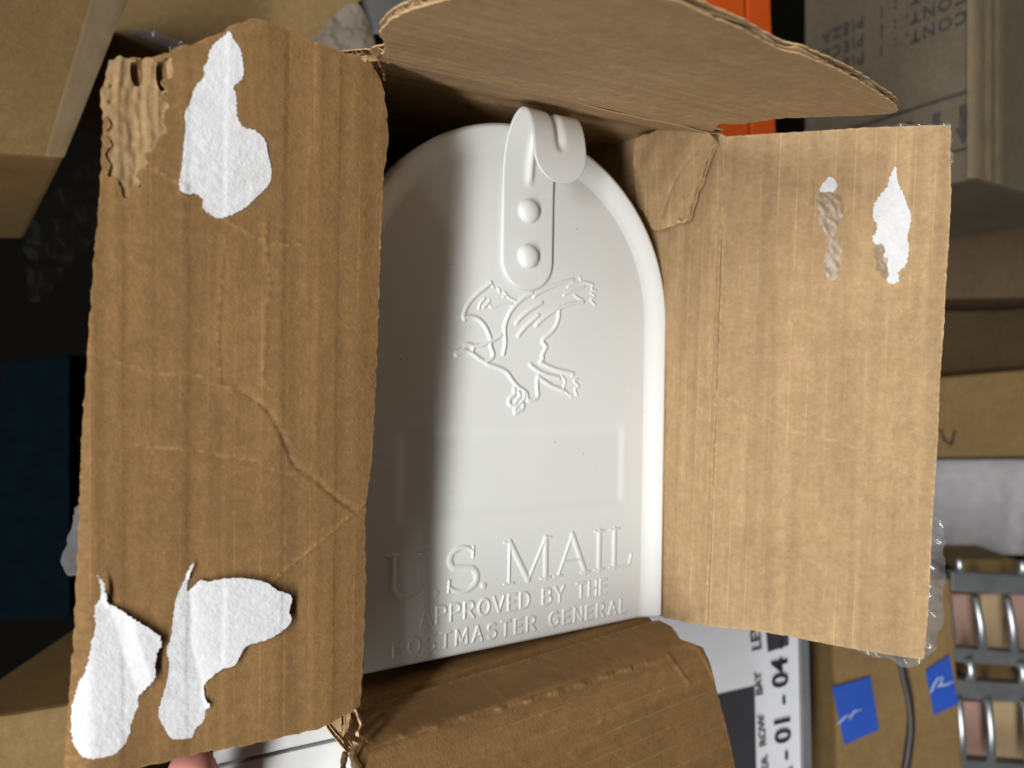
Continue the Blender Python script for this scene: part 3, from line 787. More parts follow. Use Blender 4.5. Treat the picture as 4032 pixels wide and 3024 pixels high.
# the free side of the fold lies towards the hinge (smaller first coordinate)
_d, _n, _s = seg_dist(np.array([[TRACE['lf_p2fold'][2][0] - 5, TRACE['lf_p2fold'][2][1]]]), TRACE['lf_p2fold'])
LIFT2 = 1 if _s[0] > 0 else -1
shred('lf', 'lf_p2', left_face, left_flap, lift2, 33, 'lowest white paper shred with a folded grey corner')
def lift3(p):
    d, _, s = seg_dist(p, TRACE['lf_p3fold'])
    side = np.clip(np.sign(s) * LIFT3 * d, 0, 99)
    return 1.0 * (1 - np.exp(-side / 3.0)) + .04 * side
_d, _n, _s = seg_dist(np.array([[TRACE['lf_p3fold'][2][0] - 5, TRACE['lf_p3fold'][2][1]]]), TRACE['lf_p3fold'])
LIFT3 = 1 if _s[0] > 0 else -1
shred('lf', 'lf_p3', left_face, left_flap, lift3, 47, 'bright white paper shred curling off beside the folded one', amp=.35)

sheet('tape_film', 'lf', rough(smooth_line(TRACE['lf_film'], 1.5, True), .4, 85), lambda p: bend_left(p) - 4.6 + 1.0 * wob2(p, 91, 2.6, 20, 14), .7, .06, M['film'], left_flap)

# right flap
def bend_right(p):
    s, t = p[:, 0], p[:, 1]
    return -np.clip(6 - s, 0, 30) ** 2 / 110.0 - np.clip(s - 84, 0, 30) ** 2 / 60. + .8 * np.sin((t + 30) / 60.)
def relief_right(p):
    z = crease(p, TRACE['rf_cr'], .7, -.30) + crease(p, TRACE['rf_cr2'], .5, -.35)
    s = p[:, 0]
    for s0 in (20, 24.2, 28.4, 32.6, 36.8, 41):
        z += .16 * np.exp(-((s - s0 - .25 * wob(p[:, 1], int(s0 * 7), 30, 120)) / .45) ** 2) * np.clip((60 - np.abs(p[:, 1] + 8)) / 20, 0, 1)
    d, _, _s = seg_dist(p, TRACE['rf_perf'][0])
    slot = (np.mod(p[:, 1], 21) < 11)
    z -= .5 * np.exp(-(d / .6) ** 2) * slot - .08 * np.exp(-(d / 1.2) ** 2)
    z += .4 * wob2(p, 71, 3, 9, 10) * np.exp(-(((p[:, 0] - 42) / 22) ** 2 + ((p[:, 1] + 92) / 15) ** 2))
    return z
right_flap = corrugated('flap', 'rf', TRACE['rf_out'], bend_right, carton, 'flat sunlit right flap with clear tape along its outer edge' .replace('sunlit ', 'pale '), relief_right, None, 23, jag=.22,
    wear_and_light=lambda p: .3 * rubbed(p, TRACE['rf_cr'], .45))
right_face = lambda p: bend_right(p) + .25 * wob2(p, 23, 25, 90) + relief_right(p)
shred('rf', 'rf_p5', right_face, right_flap, zero, 51, 'long narrow white paper shred on the right flap', amp=.7, jag=.5)
shred('rf', 'rf_p4', right_face, right_flap, zero, 52, 'tiny white paper scrap above the dried glue', amp=.7)
for k, key in enumerate(('rf_g1', 'rf_g2')):
    g = sheet('dried_glue', 'rf', rough(smooth_line(TRACE[key], 1, True), .4, 60 + k, .8), lambda p: right_face(p) + .25 + np.abs(.11 * wob2(p, 66, 2.5, 9, 10)), .6, .1, M['glue'], right_flap)
for k, key in enumerate(('rf_film', 'rf_film2')):
    sheet('tape_film', 'rf', rough(smooth_line(TRACE[key], 1.5, True), .6, 80 + k), lambda p: right_face(p) - 4.6 + 1.9 * wob2(p, 90, 2.6, 20, 14), .7, .06, M['film'], right_flap)

# top flap, seen from below
def bend_top(p):
    s, t = p[:, 0], p[:, 1]
    return -np.clip(5 - s, 0, 30) ** 2 / 120. + .5 * np.sin((t - 10) / 45.)
def relief_top(p):
    z = 0
    for s0, a in ((1.5, -.6), (6, .4), (10, .45), (15, -.4), (22, .25), (33, .22), (41, -.2), (50, -.16), (66, .2)):
        z = z + a * np.exp(-((p[:, 0] - s0 - 1.2 * wob(p[:, 1], int(s0 * 3) + 1, 25, 120)) / 1.1) ** 2)
    return z
top_flap = corrugated('flap', 'tf', TRACE['tf_out'], bend_top, carton, 'top flap reaching towards the viewer with a ragged torn edge', relief_top, None, 37, jag=.32, res=.8, liner='kraft_plain',
    wear_and_light=lambda p: .35 * np.exp(-((p[:, 0] - 8 - 1.0 * wob(p[:, 1], 3, 25, 120)) / .6) ** 2) + .3 * np.exp(-((p[:, 0] - 15 - 1.0 * wob(p[:, 1], 5, 25, 120)) / .5) ** 2))
# bottom flap
def bend_bottom(p):
    s, t = p[:, 0], p[:, 1]
    soft = 1.1 * np.log1p(np.exp(-(s - 1.2) / 1.1))
    return -2.58 * soft + .5 * np.sin((t + 20) / 50.)
def relief_bottom(p):
    d, _, _s = seg_dist(p, TRACE['bw_perf'][0])
    bumps = np.exp(-((np.mod(p[:, 1] + 3, 13.5) - 6) / 2.6) ** 2)
    z = 1.3 * np.exp(-(d / .65) ** 2) * bumps * np.abs(1 + .5 * wob(p[:, 1], 9, 1.5, 6)) - .25 * np.exp(-((d) / 1.6) ** 2)
    return z + crease(p, TRACE['bf_cr'], .8, .4)
fold_out = [(-8, 87), (-8, -82), (-4.5, -81), (-1.2, -75.5), (.6, -73.5)] + [q for q in TRACE['bf_out'] if q[0] > 4.5 and q[1] < -60] + [q for q in TRACE['bf_out'] if q[0] > 30 and q[1] >= -60] + [(12, 88.5), (6, 87.5), (2, 87.2)]
bottom_flap = corrugated('flap', 'bf', fold_out, bend_bottom, carton, 'bottom flap folded down with a perforated fold line', relief_bottom, None, 41, jag=.3, liner='kraft_shaded',
    wear_and_light=lambda p: .8 * rubbed(p, TRACE['bw_perf'], .6) + .4 * rubbed(p, TRACE['bf_cr'], .6))

# the four side walls and the far end of the carton
DEEP = 330
def wall_board(fr, outline, seed, label=None, rise=zero, liner='kraft'):
    return corrugated('side_wall', fr, outline, rise, carton, label, lambda p: .3 * wob2(p, seed, 12, 60), None, seed, res=1.6, jag=.1, liner=liner)
wall_board('lw', [(9, -112), (9, 113), (40, 124), (DEEP, 125), (DEEP, -116)], 61)
wall_board('rw', [(-1, -111.0), (-1, 114.5), (40, 127), (DEEP, 128), (DEEP, -118), (60, -118), (24, -115.4)], 62)
wall_board('tw', [(1, -89), (1, 86), (DEEP, 86), (DEEP, -90)], 63, rise=lambda p: -np.minimum(np.clip(p[:, 0], 0, None) * .27, 11.0))
wall_board('bw', [(9, 86.5), (9, -78), (21, -81.6), (DEEP, -84), (DEEP, 86.5)], 64, rise=lambda p: -4.0 + 3.2 * S5((p[:, 0] - 26) / 10), liner='kraft_shaded')
tl, bl = np.array(FRAMES['tw'][0]), np.array(FRAMES['bw'][0])
into = np.array(FRAMES['tw'][1])[:, 0]
ctr = (tl + bl) / 2 + into * (DEEP + 2) * .001
Tm = -np.array(FRAMES['tw'][1])[:, 1]
Zm = np.cross(Tm, into)
end_fr = (tuple(ctr), tuple(map(tuple, np.stack([Tm, Zm, -into], 1))))
corrugated('end_wall', end_fr, [(-86, -115), (86, -115), (86, 115), (-86, 115)], zero, carton, None, None, None, 66, res=3.0, jag=.1)
# ear of board folded down inside the upper right corner
o_, m_ = FRAMES['rw']
ear_fr = (tuple(np.array(o_) + np.array(m_)[:, 2] * .006), m_)
TRACE['ear'] = [(s_, t_ + (14 if k_ < 3 else 0)) for k_, (s_, t_) in enumerate(TRACE['ear'])]
def ear_h(p):
    return 3.0 * np.clip((p[:, 1] - 76) / 36, 0, 1) - 1.5 * np.clip((12 - p[:, 0]) / 12, 0, 1) + .5 * wob2(p, 5, 9, 30)
ear = corrugated('corner_ear', ear_fr, smooth_line(TRACE['ear'], 1.5, True), ear_h, carton, 'small ear of board with a pale torn edge in the upper right corner', lambda p: crease(p, [[(30, 82), (22, 96), (8, 108)]], .9, -.5), None, 71, res=.7, thick=2.2, jag=.3)
ear.name = 'corner_ear'

# frayed strips of liner at the torn corners of the left fold
def ribbon(name, pts, width, mat, parent, seed, curl=.4):
    pts = catmull3(pts, 6)
    base = Vector(root_of(parent).location)
    r = random.Random(seed)
    V, F = [], []
    nw = 5
    ax = Vector((r.uniform(-.3, .3), -.8, r.uniform(-.3, .5))).normalized()
    for i, p in enumerate(pts):
        t = (pts[min(i + 1, len(pts) - 1)] - pts[max(i - 1, 0)]).normalized()
        w = (ax - t * ax.dot(t)).normalized()
        n = t.cross(w)
        k = width * (.6 + .8 * r.random())
        for j in range(nw):
            f = j / (nw - 1) - .5
            V.append(tuple(p + w * f * k + n * (curl * k * (f * f * 2 - .2)) + n * r.uniform(-.0003, .0003) - base))
    for i in range(len(pts) - 1):
        for j in range(nw - 1):
            a = i * nw + j
            F.append((a, a + 1, a + nw + 1, a + nw))
    uv = [(v[0], v[2]) for v in V]
    return mesh_from(name, np.array(V), F, uv, mat=mat, parent=parent)
def on(fr, s, t, n=0):
    o, m = FRAMES[fr]
    return Vector(tuple(np.array(o) + np.array(m) @ (np.array([s, t, n]) * .001)))
FRAMES['ear'] = ear_fr
for k, (fr, pts, w) in enumerate([
        ('ear', [tuple(TRACE['ear'][q]) + (float(ear_h(np.array([TRACE['ear'][q]]))[0]) + .1,) for q in (5, 6, 7, 8, 9, 10, 11)], .0030),
        ('lf', [(-1, 112, -1), (-3.5, 113.5, -2), (-6, 111, -3), (-7, 108, -4)], .003),
        ('lf', [(-1.5, 113, 0), (-4, 115, -1.5), (-7, 114, -1), (-8.5, 116.5, -2)], .0025),
        ('tf', [(1, 86, 0), (4, 89, 1), (7, 86, 1.5), (11, 90, .5)], .003),
        ('lf', [(1, -101, -.5), (-1, -106, -1), (0, -109, 0), (-2.5, -112, -1)], .0035),
        ('lf', [(3, -102, -1), (2.5, -106, -2), (4.5, -109, -2), (3, -113, -3)], .005),
        ('lf', [(0, -60, -4.5), (-.6, -75, -4), (-.2, -90, -4.2), (-.9, -101, -4)], .0022),
        ('lf', [(-2.3, -84, -5), (-2.6, -92, -5), (-2.0, -98, -4.5), (-2.8, -103, -5)], .002),
        ('bf', [(-1, 87, 1), (3, 89, 2), (7, 87, 1.5), (12, 89, 1), (17, 88, 1)], .0045),
        ('bf', [(1, 90, -1), (5, 92, 0), (9, 90.5, 0), (13, 92, -1)], .004)]):
    ribbon('frayed_strip', [on(fr, *p) for p in pts], w, M['torn'] if k % 2 == 0 else M['pulp'], carton, 100 + k)

# ================================================================== the mailbox
DO, DM = np.array(FRAMES['door'][0]), np.array(FRAMES['door'][1])
mailbox = empty('mailbox', tuple(DO + DM[:, 2] * -.1087), 'glossy white metal mailbox with arched door and embossed eagle inside the carton', 'mailbox')
def door_world(u, v, w):
    # millimetres on the door: right, up, out
    P_ = np.stack([u, -w, v], -1) * .001
    return DO + P_ @ DM.T
Wd, VC, VB = 165.0, 35.0, -108.7
R_ = Wd / 2
def door_w(u, v):
    d = np.where(v < VC, R_ - np.abs(u), R_ - np.hypot(u, v - VC))
    x = (11.2 - d) / 9.2
    z = 4.3 * (.72 * np.clip(x, 0, 1) + .28 * S5(x))
    z = z - np.clip(1.8 - d, 0, 3) ** 2 / 2.6
    db = v - VB
    z = z - np.clip(1.6 - db, 0, 3) ** 2 / 2.4
    # recessed name panel
    qx = np.abs(u - 1.0) - 57.0
    qy = np.abs(v + 32.5) - 17.5
    z = z - .62 * S5((2.6 - qx) / 5.2) * S5((3.5 - qy) / 7.0)
    return z
right_side = [(R_, v) for v in np.linspace(VC, VB + 2.5, 70)]
bottom_side = [(R_ - 2.5 + 2.5 * math.cos(a), VB + 2.5 - 2.5 * math.sin(a)) for a in np.linspace(0, math.pi / 2, 8)[1:]]
bottom_side += [(u, VB) for u in np.linspace(R_ - 2.5, -R_ + 2.5, 90)[1:]]
bottom_side += [(-R_ + 2.5 - 2.5 * math.sin(a), VB + 2.5 - 2.5 * math.cos(a)) for a in np.linspace(0, math.pi / 2, 8)[1:]]
left_side = [(-R_, v) for v in np.linspace(VB + 2.5, VC, 70)[1:]]
arch = [(R_ * math.cos(a), VC + R_ * math.sin(a)) for a in np.linspace(math.pi, 0, 180)[1:-1]]
B_ = np.array(right_side + bottom_side + left_side + arch)
rr = np.r_[np.linspace(.0, .84, 90)[1:], np.linspace(.84, 1, 46)[1:]]
nb = len(B_)
Vd = [door_world(np.array([0.]), np.array([0.]), door_w(np.array([0.]), np.array([0.])))]
for r in rr:
    u, v = B_[:, 0] * r, B_[:, 1] * r
    Vd.append(door_world(u, v, door_w(u, v)))
wl = door_w(B_[:, 0], B_[:, 1])
for k, (gr, back) in enumerate(((.15, .8), (.25, 2.5), (.2, 9), (-.3, 13))):
    sc_ = 1 + gr / 82
    Vd.append(door_world(B_[:, 0] * sc_, B_[:, 1] * sc_, wl - back))
Vd = np.vstack(Vd)
Fd = [(0, 1 + i, 1 + (i + 1) % nb) for i in range(nb)]
for k in range(len(rr) + 3):
    a = 1 + k * nb
    for i in range(nb):
        j = (i + 1) % nb
        Fd.append((a + i, a + nb + i, a + nb + j, a + j))
door = mesh_from('door', to_local(Vd, mailbox), Fd, mat=M['enamel'], parent=mailbox)
bmx = bmesh.new(); bmx.from_mesh(door.data); bmesh.ops.recalc_face_normals(bmx, faces=bmx.faces); bmx.to_mesh(door.data); bmx.free()
# the long body behind the door
Rb = R_ - 2.0
Bo = np.array([(Rb, v) for v in np.linspace(VC, VB + 2, 10)] + [(u, VB + 2) for u in np.linspace(Rb, -Rb, 12)[1:]] + [(-Rb, v) for v in np.linspace(VB + 2, VC, 10)[1:]] + [(Rb * math.cos(a), VC + Rb * math.sin(a)) for a in np.linspace(math.pi, 0, 60)[1:-1]])
nbo = len(Bo)
Vb, Fb = [], []
for w in (-4, -10, -100, -200, -300):
    Vb.append(door_world(Bo[:, 0], Bo[:, 1], np.full(nbo, w)))
for k in range(4):
    for i in range(nbo):
        j = (i + 1) % nbo
        Fb.append((k * nbo + i, k * nbo + j, (k + 1) * nbo + j, (k + 1) * nbo + i))
Fb.append(tuple(range(4 * nbo, 5 * nbo)))
mesh_from('body', to_local(np.vstack(Vb), mailbox), Fb, mat=M['enamel'], parent=mailbox)

# raised relief pressed into the door: strokes of given half width and height
def relief(name, strokes, label=None, res=.28, parent=door):
    allp = np.vstack([s[0] for s in strokes])
    mw = max(np.max(s[1]) for s in strokes) * 1.9
    lo, hi = allp.min(0) - mw, allp.max(0) + mw
    xs, ys = np.arange(lo[0], hi[0], res), np.arange(lo[1], hi[1], res)
    gx, gy = np.meshgrid(xs, ys)
    Hh = np.zeros(gx.shape)
    for line, hw, ht in strokes:
        line = np.asarray(line, float)
        hw = np.broadcast_to(hw, (len(line),)).astype(float)
        for i in range(len(line) - 1):
            a, b = line[i], line[i + 1]
            wmax = max(hw[i], hw[i + 1]) * 1.8
            x0, x1 = np.searchsorted(xs, [min(a[0], b[0]) - wmax, max(a[0], b[0]) + wmax])
            y0, y1 = np.searchsorted(ys, [min(a[1], b[1]) - wmax, max(a[1], b[1]) + wmax])
            X, Y = gx[y0:y1, x0:x1], gy[y0:y1, x0:x1]
            d = b - a
            t = np.clip(((X - a[0]) * d[0] + (Y - a[1]) * d[1]) / (d @ d + 1e-12), 0, 1)
            e = np.hypot(X - a[0] - t * d[0], Y - a[1] - t * d[1])
            w = hw[i] + (hw[i + 1] - hw[i]) * t
            h = ht * S5((1.75 * w - e) / (1.5 * w))
            Hh[y0:y1, x0:x1] = np.maximum(Hh[y0:y1, x0:x1], h)
    on_ = Hh > .004
    cell = on_[:-1, :-1] | on_[:-1, 1:] | on_[1:, :-1] | on_[1:, 1:]
    iy, ix = np.nonzero(cell)
    nx = gx.shape[1]
    a = iy * nx + ix
    q = np.stack([a, a + 1, a + nx + 1, a + nx], 1)
    used = np.unique(q)
    rm = -np.ones(gx.size, int); rm[used] = np.arange(len(used))
    u, v, h = gx.ravel()[used], gy.ravel()[used], Hh.ravel()[used]
    o = mesh_from(name, to_local(door_world(u, v, door_w(u, v) + h + .015), mailbox), rm[q].tolist(), mat=M['enamel'], parent=parent)
    if label: o['label'] = label
    return o
es = [(smooth_line(l, .6), .76, .74) for l in TRACE['eagle']] + [(smooth_line(l, .6), .50, .5) for l in TRACE['eagle_fine']]
relief('eagle_emblem', es, 'embossed outline of an eagle below the latch')

def arc(cx, cy, rx, ry, a0, a1, n=14):
    return [(cx + rx * math.cos(math.radians(a)), cy + ry * math.sin(math.radians(a))) for a in np.linspace(a0, a1, n)]
# single-stroke capitals on a 0..1 by 0..1 body: list of strokes, advance
SANS = {
 'A': [[(0, 0), (.4, 1), (.8, 0)], [(.15, .34), (.65, .34)]],
 'B': [[(0, 0), (0, 1)], [(0, 1), (.35, 1)] + arc(.35, .76, .3, .24, 90, -90) + [(0, .52)], [(0, .52), (.4, .52)] + arc(.4, .26, .32, .26, 90, -90) + [(0, 0)]],
 'D': [[(0, 0), (0, 1)], [(0, 1), (.3, 1)] + arc(.3, .5, .42, .5, 90, -90) + [(0, 0)]],
 'E': [[(.6, 1), (0, 1), (0, 0), (.62, 0)], [(0, .52), (.52, .52)]],
 'G': [arc(.42, .5, .42, .5, 50, 325) + [(.78, .46), (.48, .46)]],
 'H': [[(0, 0), (0, 1)], [(.7, 0), (.7, 1)], [(0, .52), (.7, .52)]],
 'L': [[(0, 1), (0, 0), (.58, 0)]],
 'M': [[(0, 0), (.04, 1), (.45, .25), (.86, 1), (.9, 0)]],
 'N': [[(0, 0), (0, 1), (.72, 0), (.72, 1)]],
 'O': [arc(.42, .5, .42, .5, 90, 450, 24)],
 'P': [[(0, 0), (0, 1), (.35, 1)] + arc(.35, .73, .32, .27, 90, -90) + [(0, .46)]],
 'R': [[(0, 0), (0, 1), (.35, 1)] + arc(.35, .74, .32, .26, 90, -90) + [(0, .48)], [(.32, .48), (.72, 0)]],
 'S': [arc(.36, .74, .32, .26, 40, 200, 10) + arc(.36, .26, .34, .27, 105, -145, 14)],
 'T': [[(0, 1), (.76, 1)], [(.38, 1), (.38, 0)]],
 'V': [[(0, 1), (.4, 0), (.8, 1)]],
 'Y': [[(0, 1), (.38, .48), (.76, 1)], [(.38, .48), (.38, 0)]],
}
WID = {'A': .8, 'B': .72, 'D': .72, 'E': .62, 'G': .84, 'H': .7, 'L': .58, 'M': .9, 'N': .72, 'O': .84, 'P': .67, 'R': .72, 'S': .7, 'T': .76, 'V': .8, 'Y': .76, ' ': .45}
def text_strokes(txt, u0, u1, v0, cap, slope=0.0):
    body = sum(WID[c] for c in txt) * cap * .92
    gap = (u1 - u0 - body) / (len(txt) - 1)
    out, u = [], u0
    for c in txt:
        for s in SANS.get(c, []):
            pts = [(u + x * cap * .92, v0 + y * cap + slope * (u + x * cap)) for x, y in s]
            out.append((np.array(pts), .52, .56))
        u += WID[c] * cap * .92 + gap
    return out
relief('embossed_lettering', text_strokes('APPROVED BY THE', -46.5, 50.0, -93.3, 6.7), 'embossed line reading APPROVED BY THE')
relief('embossed_lettering', text_strokes('POSTMASTER GENERAL', -58.0, 62.0, -104.0, 6.2), 'embossed line reading POSTMASTER GENERAL')
# tall seriffed U.S. MAIL
def serif_letters():
    b, t = -81.6, -63.4
    H_ = t - b
    thin, thick, sf = .50, 1.05, .42
    o = []
    def st(p, w): o.append((np.array(p, float), w, .60))
    def serif(x, y, L, r): st([(x - L, y), (x + r, y)], sf)
    # U
    st([(-59, t), (-59, b + 6)], thick)
    st([(-59, b + 6)] + arc(-52, b + 6.2, 7, 6.0, 180, 360, 18) + [(-45, t)], np.r_[np.full(8, thick), np.full(12, thin)])
    serif(-59, t, 2.6, 2.6); serif(-45, t, 2.4, 2.4)
    st([(-40, b + .8), (-39.8, b + .8)], 1.1)
    # S
    top = arc(-27.6, t - 4.6, 6.0, 4.7, 35, 225, 16)
    bot = arc(-27.4, b + 5.0, 6.8, 5.2, 50, -150, 18)
    st(top + bot, np.r_[np.linspace(.55, thick, 10), np.full(14, 1.15), np.linspace(thick, .55, 10)])
    st([(-22.4, t - .2), (-22.6, t - 4.4)], .5)
    st([(-34.0, b + .4), (-33.6, b + 5.0)], .5)
    st([(-17.4, b + .9), (-17.2, b + .9)], 1.15)
    # M
    st([(-4.4, t), (-4.6, b)], thin); serif(-4.6, b, 2.4, 2.4); serif(-4.6, t, 2.4, .6)
    st([(-4.4, t), (5.4, b + .3)], thick)
    st([(5.4, b + .3), (14.4, t)], thin)
    st([(14.6, t), (14.8, b)], thick); serif(14.8, b, 2.6, 2.6); serif(14.8, t, .4, 2.6)
    # A
    st([(21.6, b), (29.4, t)], thin); st([(29.4, t), (37.0, b)], thick); st([(24.2, b + 6.2), (34.6, b + 6.2)], sf)
    serif(21.6, b, 2.2, 2.2); serif(37.0, b, 2.4, 2.4)
    # I
    st([(45.2, b), (45.2, t)], thick); serif(45.2, b, 2.6, 2.6); serif(45.2, t, 2.6, 2.6)
    # L
    st([(54.4, b), (54.4, t)], thick); serif(54.4, t, 2.6, 2.8)
    st([(51.6, b), (63.6, b), (65.0, b + 5.0)], [sf, .6, .5])
    return o
relief('embossed_lettering', serif_letters(), 'large embossed seriffed line reading U.S. MAIL')

# latch strap, riveted to the door and curling forward over its top
def latch():
    U0 = 2.0
    HW, TH = 12.8, 1.1
    prof = smooth_line([(47.0, 1.0), (60, 1.0), (75, 1.0), (90, 1.05), (100, 1.5), (108, 3.2), (114, 6.2), (118.2, 10.4), (119.6, 15.0), (117.4, 19.6), (112, 22.8), (105, 24.6), (97, 25.2), (88.4, 25.0)], .6)
    arcl = np.r_[0, np.cumsum(np.hypot(*np.diff(prof, axis=0).T))]
    tot = arcl[-1]
    tg = np.gradient(prof, axis=0); tg /= np.hypot(*tg.T)[:, None]
    nin = np.stack([-tg[:, 1], tg[:, 0]], 1)     # towards the inside of the curl
    a0, a1 = 43.0, tot - 11.0
    win = S5((arcl - a0) / 8) * S5((a1 - arcl) / 7)
    def half(x):
        e = np.minimum(x, tot - x)
        r = np.where(x < tot / 2, 12.8, 12.2)
        q = np.clip(r - e, 0, r)
        return np.sqrt(np.maximum(HW ** 2 * (1 - (q / r) ** 2), .02))
    hwid = half(arcl)
    nf = 41
    f = np.linspace(-1, 1, nf)
    ring = []
    for i in range(len(prof)):
        u = hwid[i] * f
        rib = 1.9 * win[i] * np.exp(-(u / 1.75) ** 2)
        lo_u, hi_u = [], []
        pts = []
        for k in range(nf):            # inner face
            pts.append((u[k], TH / 2 + rib[k]))
        pts.append((u[-1] + .35, .25)); pts.append((u[-1] + .35, -.25))
        for k in range(nf - 1, -1, -1):
            pts.append((u[k], -TH / 2 + rib[k]))
        pts.append((u[0] - .35, -.25)); pts.append((u[0] - .35, .25))
        ring.append([(uu + U0, prof[i, 0] + nin[i, 0] * n, prof[i, 1] + nin[i, 1] * n) for uu, n in pts])
    ring = np.array(ring)
    m = ring.shape[1]
    V = door_world(ring[:, :, 0].ravel(), ring[:, :, 1].ravel(), ring[:, :, 2].ravel())
    F = []
    for i in range(len(prof) - 1):
        for k in range(m):
            F.append((i * m + k, i * m + (k + 1) % m, (i + 1) * m + (k + 1) % m, (i + 1) * m + k))
    F.append(tuple(range(m))); F.append(tuple(range((len(prof) - 1) * m, len(prof) * m))[::-1])
    o = mesh_from('latch', to_local(V, mailbox), F, mat=M['enamel'], parent=mailbox)
    bmx = bmesh.new(); bmx.from_mesh(o.data); bmesh.ops.recalc_face_normals(bmx, faces=bmx.faces); bmx.to_mesh(o.data); bmx.free()
    o['label'] = 'white strap latch curling forward over the top of the door'
    for v0 in (81.3, 61.5):
        prof2 = [(0, 3.1), (1.2, 3.05), (2.4, 2.85), (3.5, 2.45), (4.4, 1.8), (5.0, 1.0), (5.3, .3), (5.45, -.3)]
        Vr, Fr = [], []
        n = 40
        for r, h in prof2[1:]:
            for k in range(n):
                a = 2 * math.pi * k / n
                Vr.append((U0 + r * math.cos(a), v0 + r * math.sin(a), 1.5 + h))
        Vr.append((U0, v0, 1.5 + 3.1))
        top = len(Vr) - 1
        for k in range(n): Fr.append((top, k, (k + 1) % n))
        for j in range(len(prof2) - 2):
            for k in range(n): Fr.append((j * n + k, (j + 1) * n + k, (j + 1) * n + (k + 1) % n, j * n + (k + 1) % n))
        Vr = np.array(Vr)
        mesh_from('rivet', to_local(door_world(Vr[:, 0], Vr[:, 1], Vr[:, 2]), mailbox), Fr, mat=M['enamel'], parent=o)
latch()

# ================================================================== the surroundings on the rack
def base_of(poly):
    a = np.array(poly)
    return (a[:, 0].mean(), a[:, 1].mean(), a[:, 2].min())
def thing(name, key, label, cat, group=None):
    return empty(name, base_of(BG[key]), label, cat, group)

# orange rack beam with its location label
bdir = Vector((-.418, .908, 0))
bm_ = thing('rack_beam', 'beam_face', 'bright orange painted steel rack beam behind the top flap', 'beam')
prism('face', BG['beam_face'], bdir * .05, M['orange'], bm_, .0015)
prism('flange', BG['beam_flange'], bdir * .045, M['orange'], bm_, .0015)
lb = thing('location_label', 'label', 'white printed location label with dark grey blocks on the beam', 'label')
prism('label_sheet', BG['label'], bdir * .001, M['label'], lb, 0)
prism('colour_block', BG['block1'], bdir * .0004, M['charcoal'], lb, 0)
prism('colour_block', BG['block2'], bdir * .0004, M['charcoal'], lb, 0)
prism('label_channel', BG['rail'], bdir * .006, M['rail'], lb, .001)
for key, words, cap in (('t_lev', 'LEVEL', .70), ('t_bay', 'BAY', .70), ('t_row', 'ROW', .70), ('t_big', 'A - 01 - 04 -', .72), ('t_a', 'AREA', .7)):
    o0, ox, oy = [Vector(p) for p in BG[key]]
    L_ = (ox - o0).length; h_ = (oy - o0).length
    t = lettering('printed_words', words, o0, ox - o0, oy - o0, h_ / cap, M['charcoal'] if key != 't_big' else M['ink'], lb, 1.0, .02)
    t['label'] = 'printed ' + words

# carton with CONT. print, standing edge-on at the upper right
A_, B2 = Vector((.2424, .6145, 0)), Vector((.314, .500, 0))
fx = (A_ - B2).normalized()            # reading direction of the upside-down print
sx = Vector((.848, .530, 0))
zb, zt = .139, .62
cp = empty('printed_carton', (.30, .56, zb), 'film-wrapped carton printed with upside-down words and arrows, upper right', 'carton')
prism('body', [A_ + Vector((0, 0, zt)), B2 + Vector((0, 0, zt)), B2 + Vector((0, 0, zb)), A_ + Vector((0, 0, zb))], sx * .2, M['kraft_print'], cp, .003)
nf = Vector((-.848, -.530, 0)) * .0012
def face_at(s, z): return B2 + fx * s + Vector((0, 0, z)) + nf
for k, (z0, words) in enumerate(((.2555, 'CONT. : 1  PIECE'), (.2695, 'CONT. : 1  PIECE'), (.2835, 'CONT. : 1  PIEZA'))):
    lettering('printed_words', words, face_at(.005, z0), fx, (0, 0, -1), .0122, M['ink_faded'], cp, 1.22, .02)
def arrow(s0, z0, h):
    w = .0086
    pts = [(-.3, 0), (.3, 0), (.3, .55), (.62, .55), (0, 1), (-.62, .55), (-.3, .55)]
    prism('printed_arrow', [face_at(s0 + x * w, z0 - y * h) for x, y in pts], -nf * .3, M['ink_faded'], cp, 0)
for s0 in (.0078, .026, .046): arrow(s0, .191, .027)
prism('printed_line', [face_at(.004, .2005), face_at(.118, .2005), face_at(.118, .1985), face_at(.004, .1985)], -nf * .3, M['ink_faded'], cp, 0)
prism('printed_line', [face_at(.004, .1615), face_at(.118, .1615), face_at(.118, .1600), face_at(.004, .1600)], -nf * .3, M['ink_faded'], cp, 0)
ef = (tuple(B2 + Vector((0, 0, .3))), tuple(map(tuple, np.stack([np.array(fx), np.array([0, 0, 1.]), np.array(nf.normalized())], 1))))
sheet('stretch_film', ef, [(-2, -175), (122, -175), (122, 300), (-2, 300)], lambda p: 4 + 1.4 * wob2(p, 8, 8, 60, 12), 4.0, 0, M['film_dark'], cp)
ef2 = (tuple(B2 + Vector((0, 0, .3))), tuple(map(tuple, np.stack([np.array(sx), np.array([0, 0, 1.]), np.array(fx) * -1], 1))))
sheet('edge_strip', ef2, [(-8, -161), (34, -161), (36, 300), (-8, 300)], lambda p: 1.2 + .4 * wob(p[:, 0], 5, 10, 30) - np.clip(-p[:, 0], 0, 9) ** 2 * .05, 2.0, .3, M['film_brown'], cp)

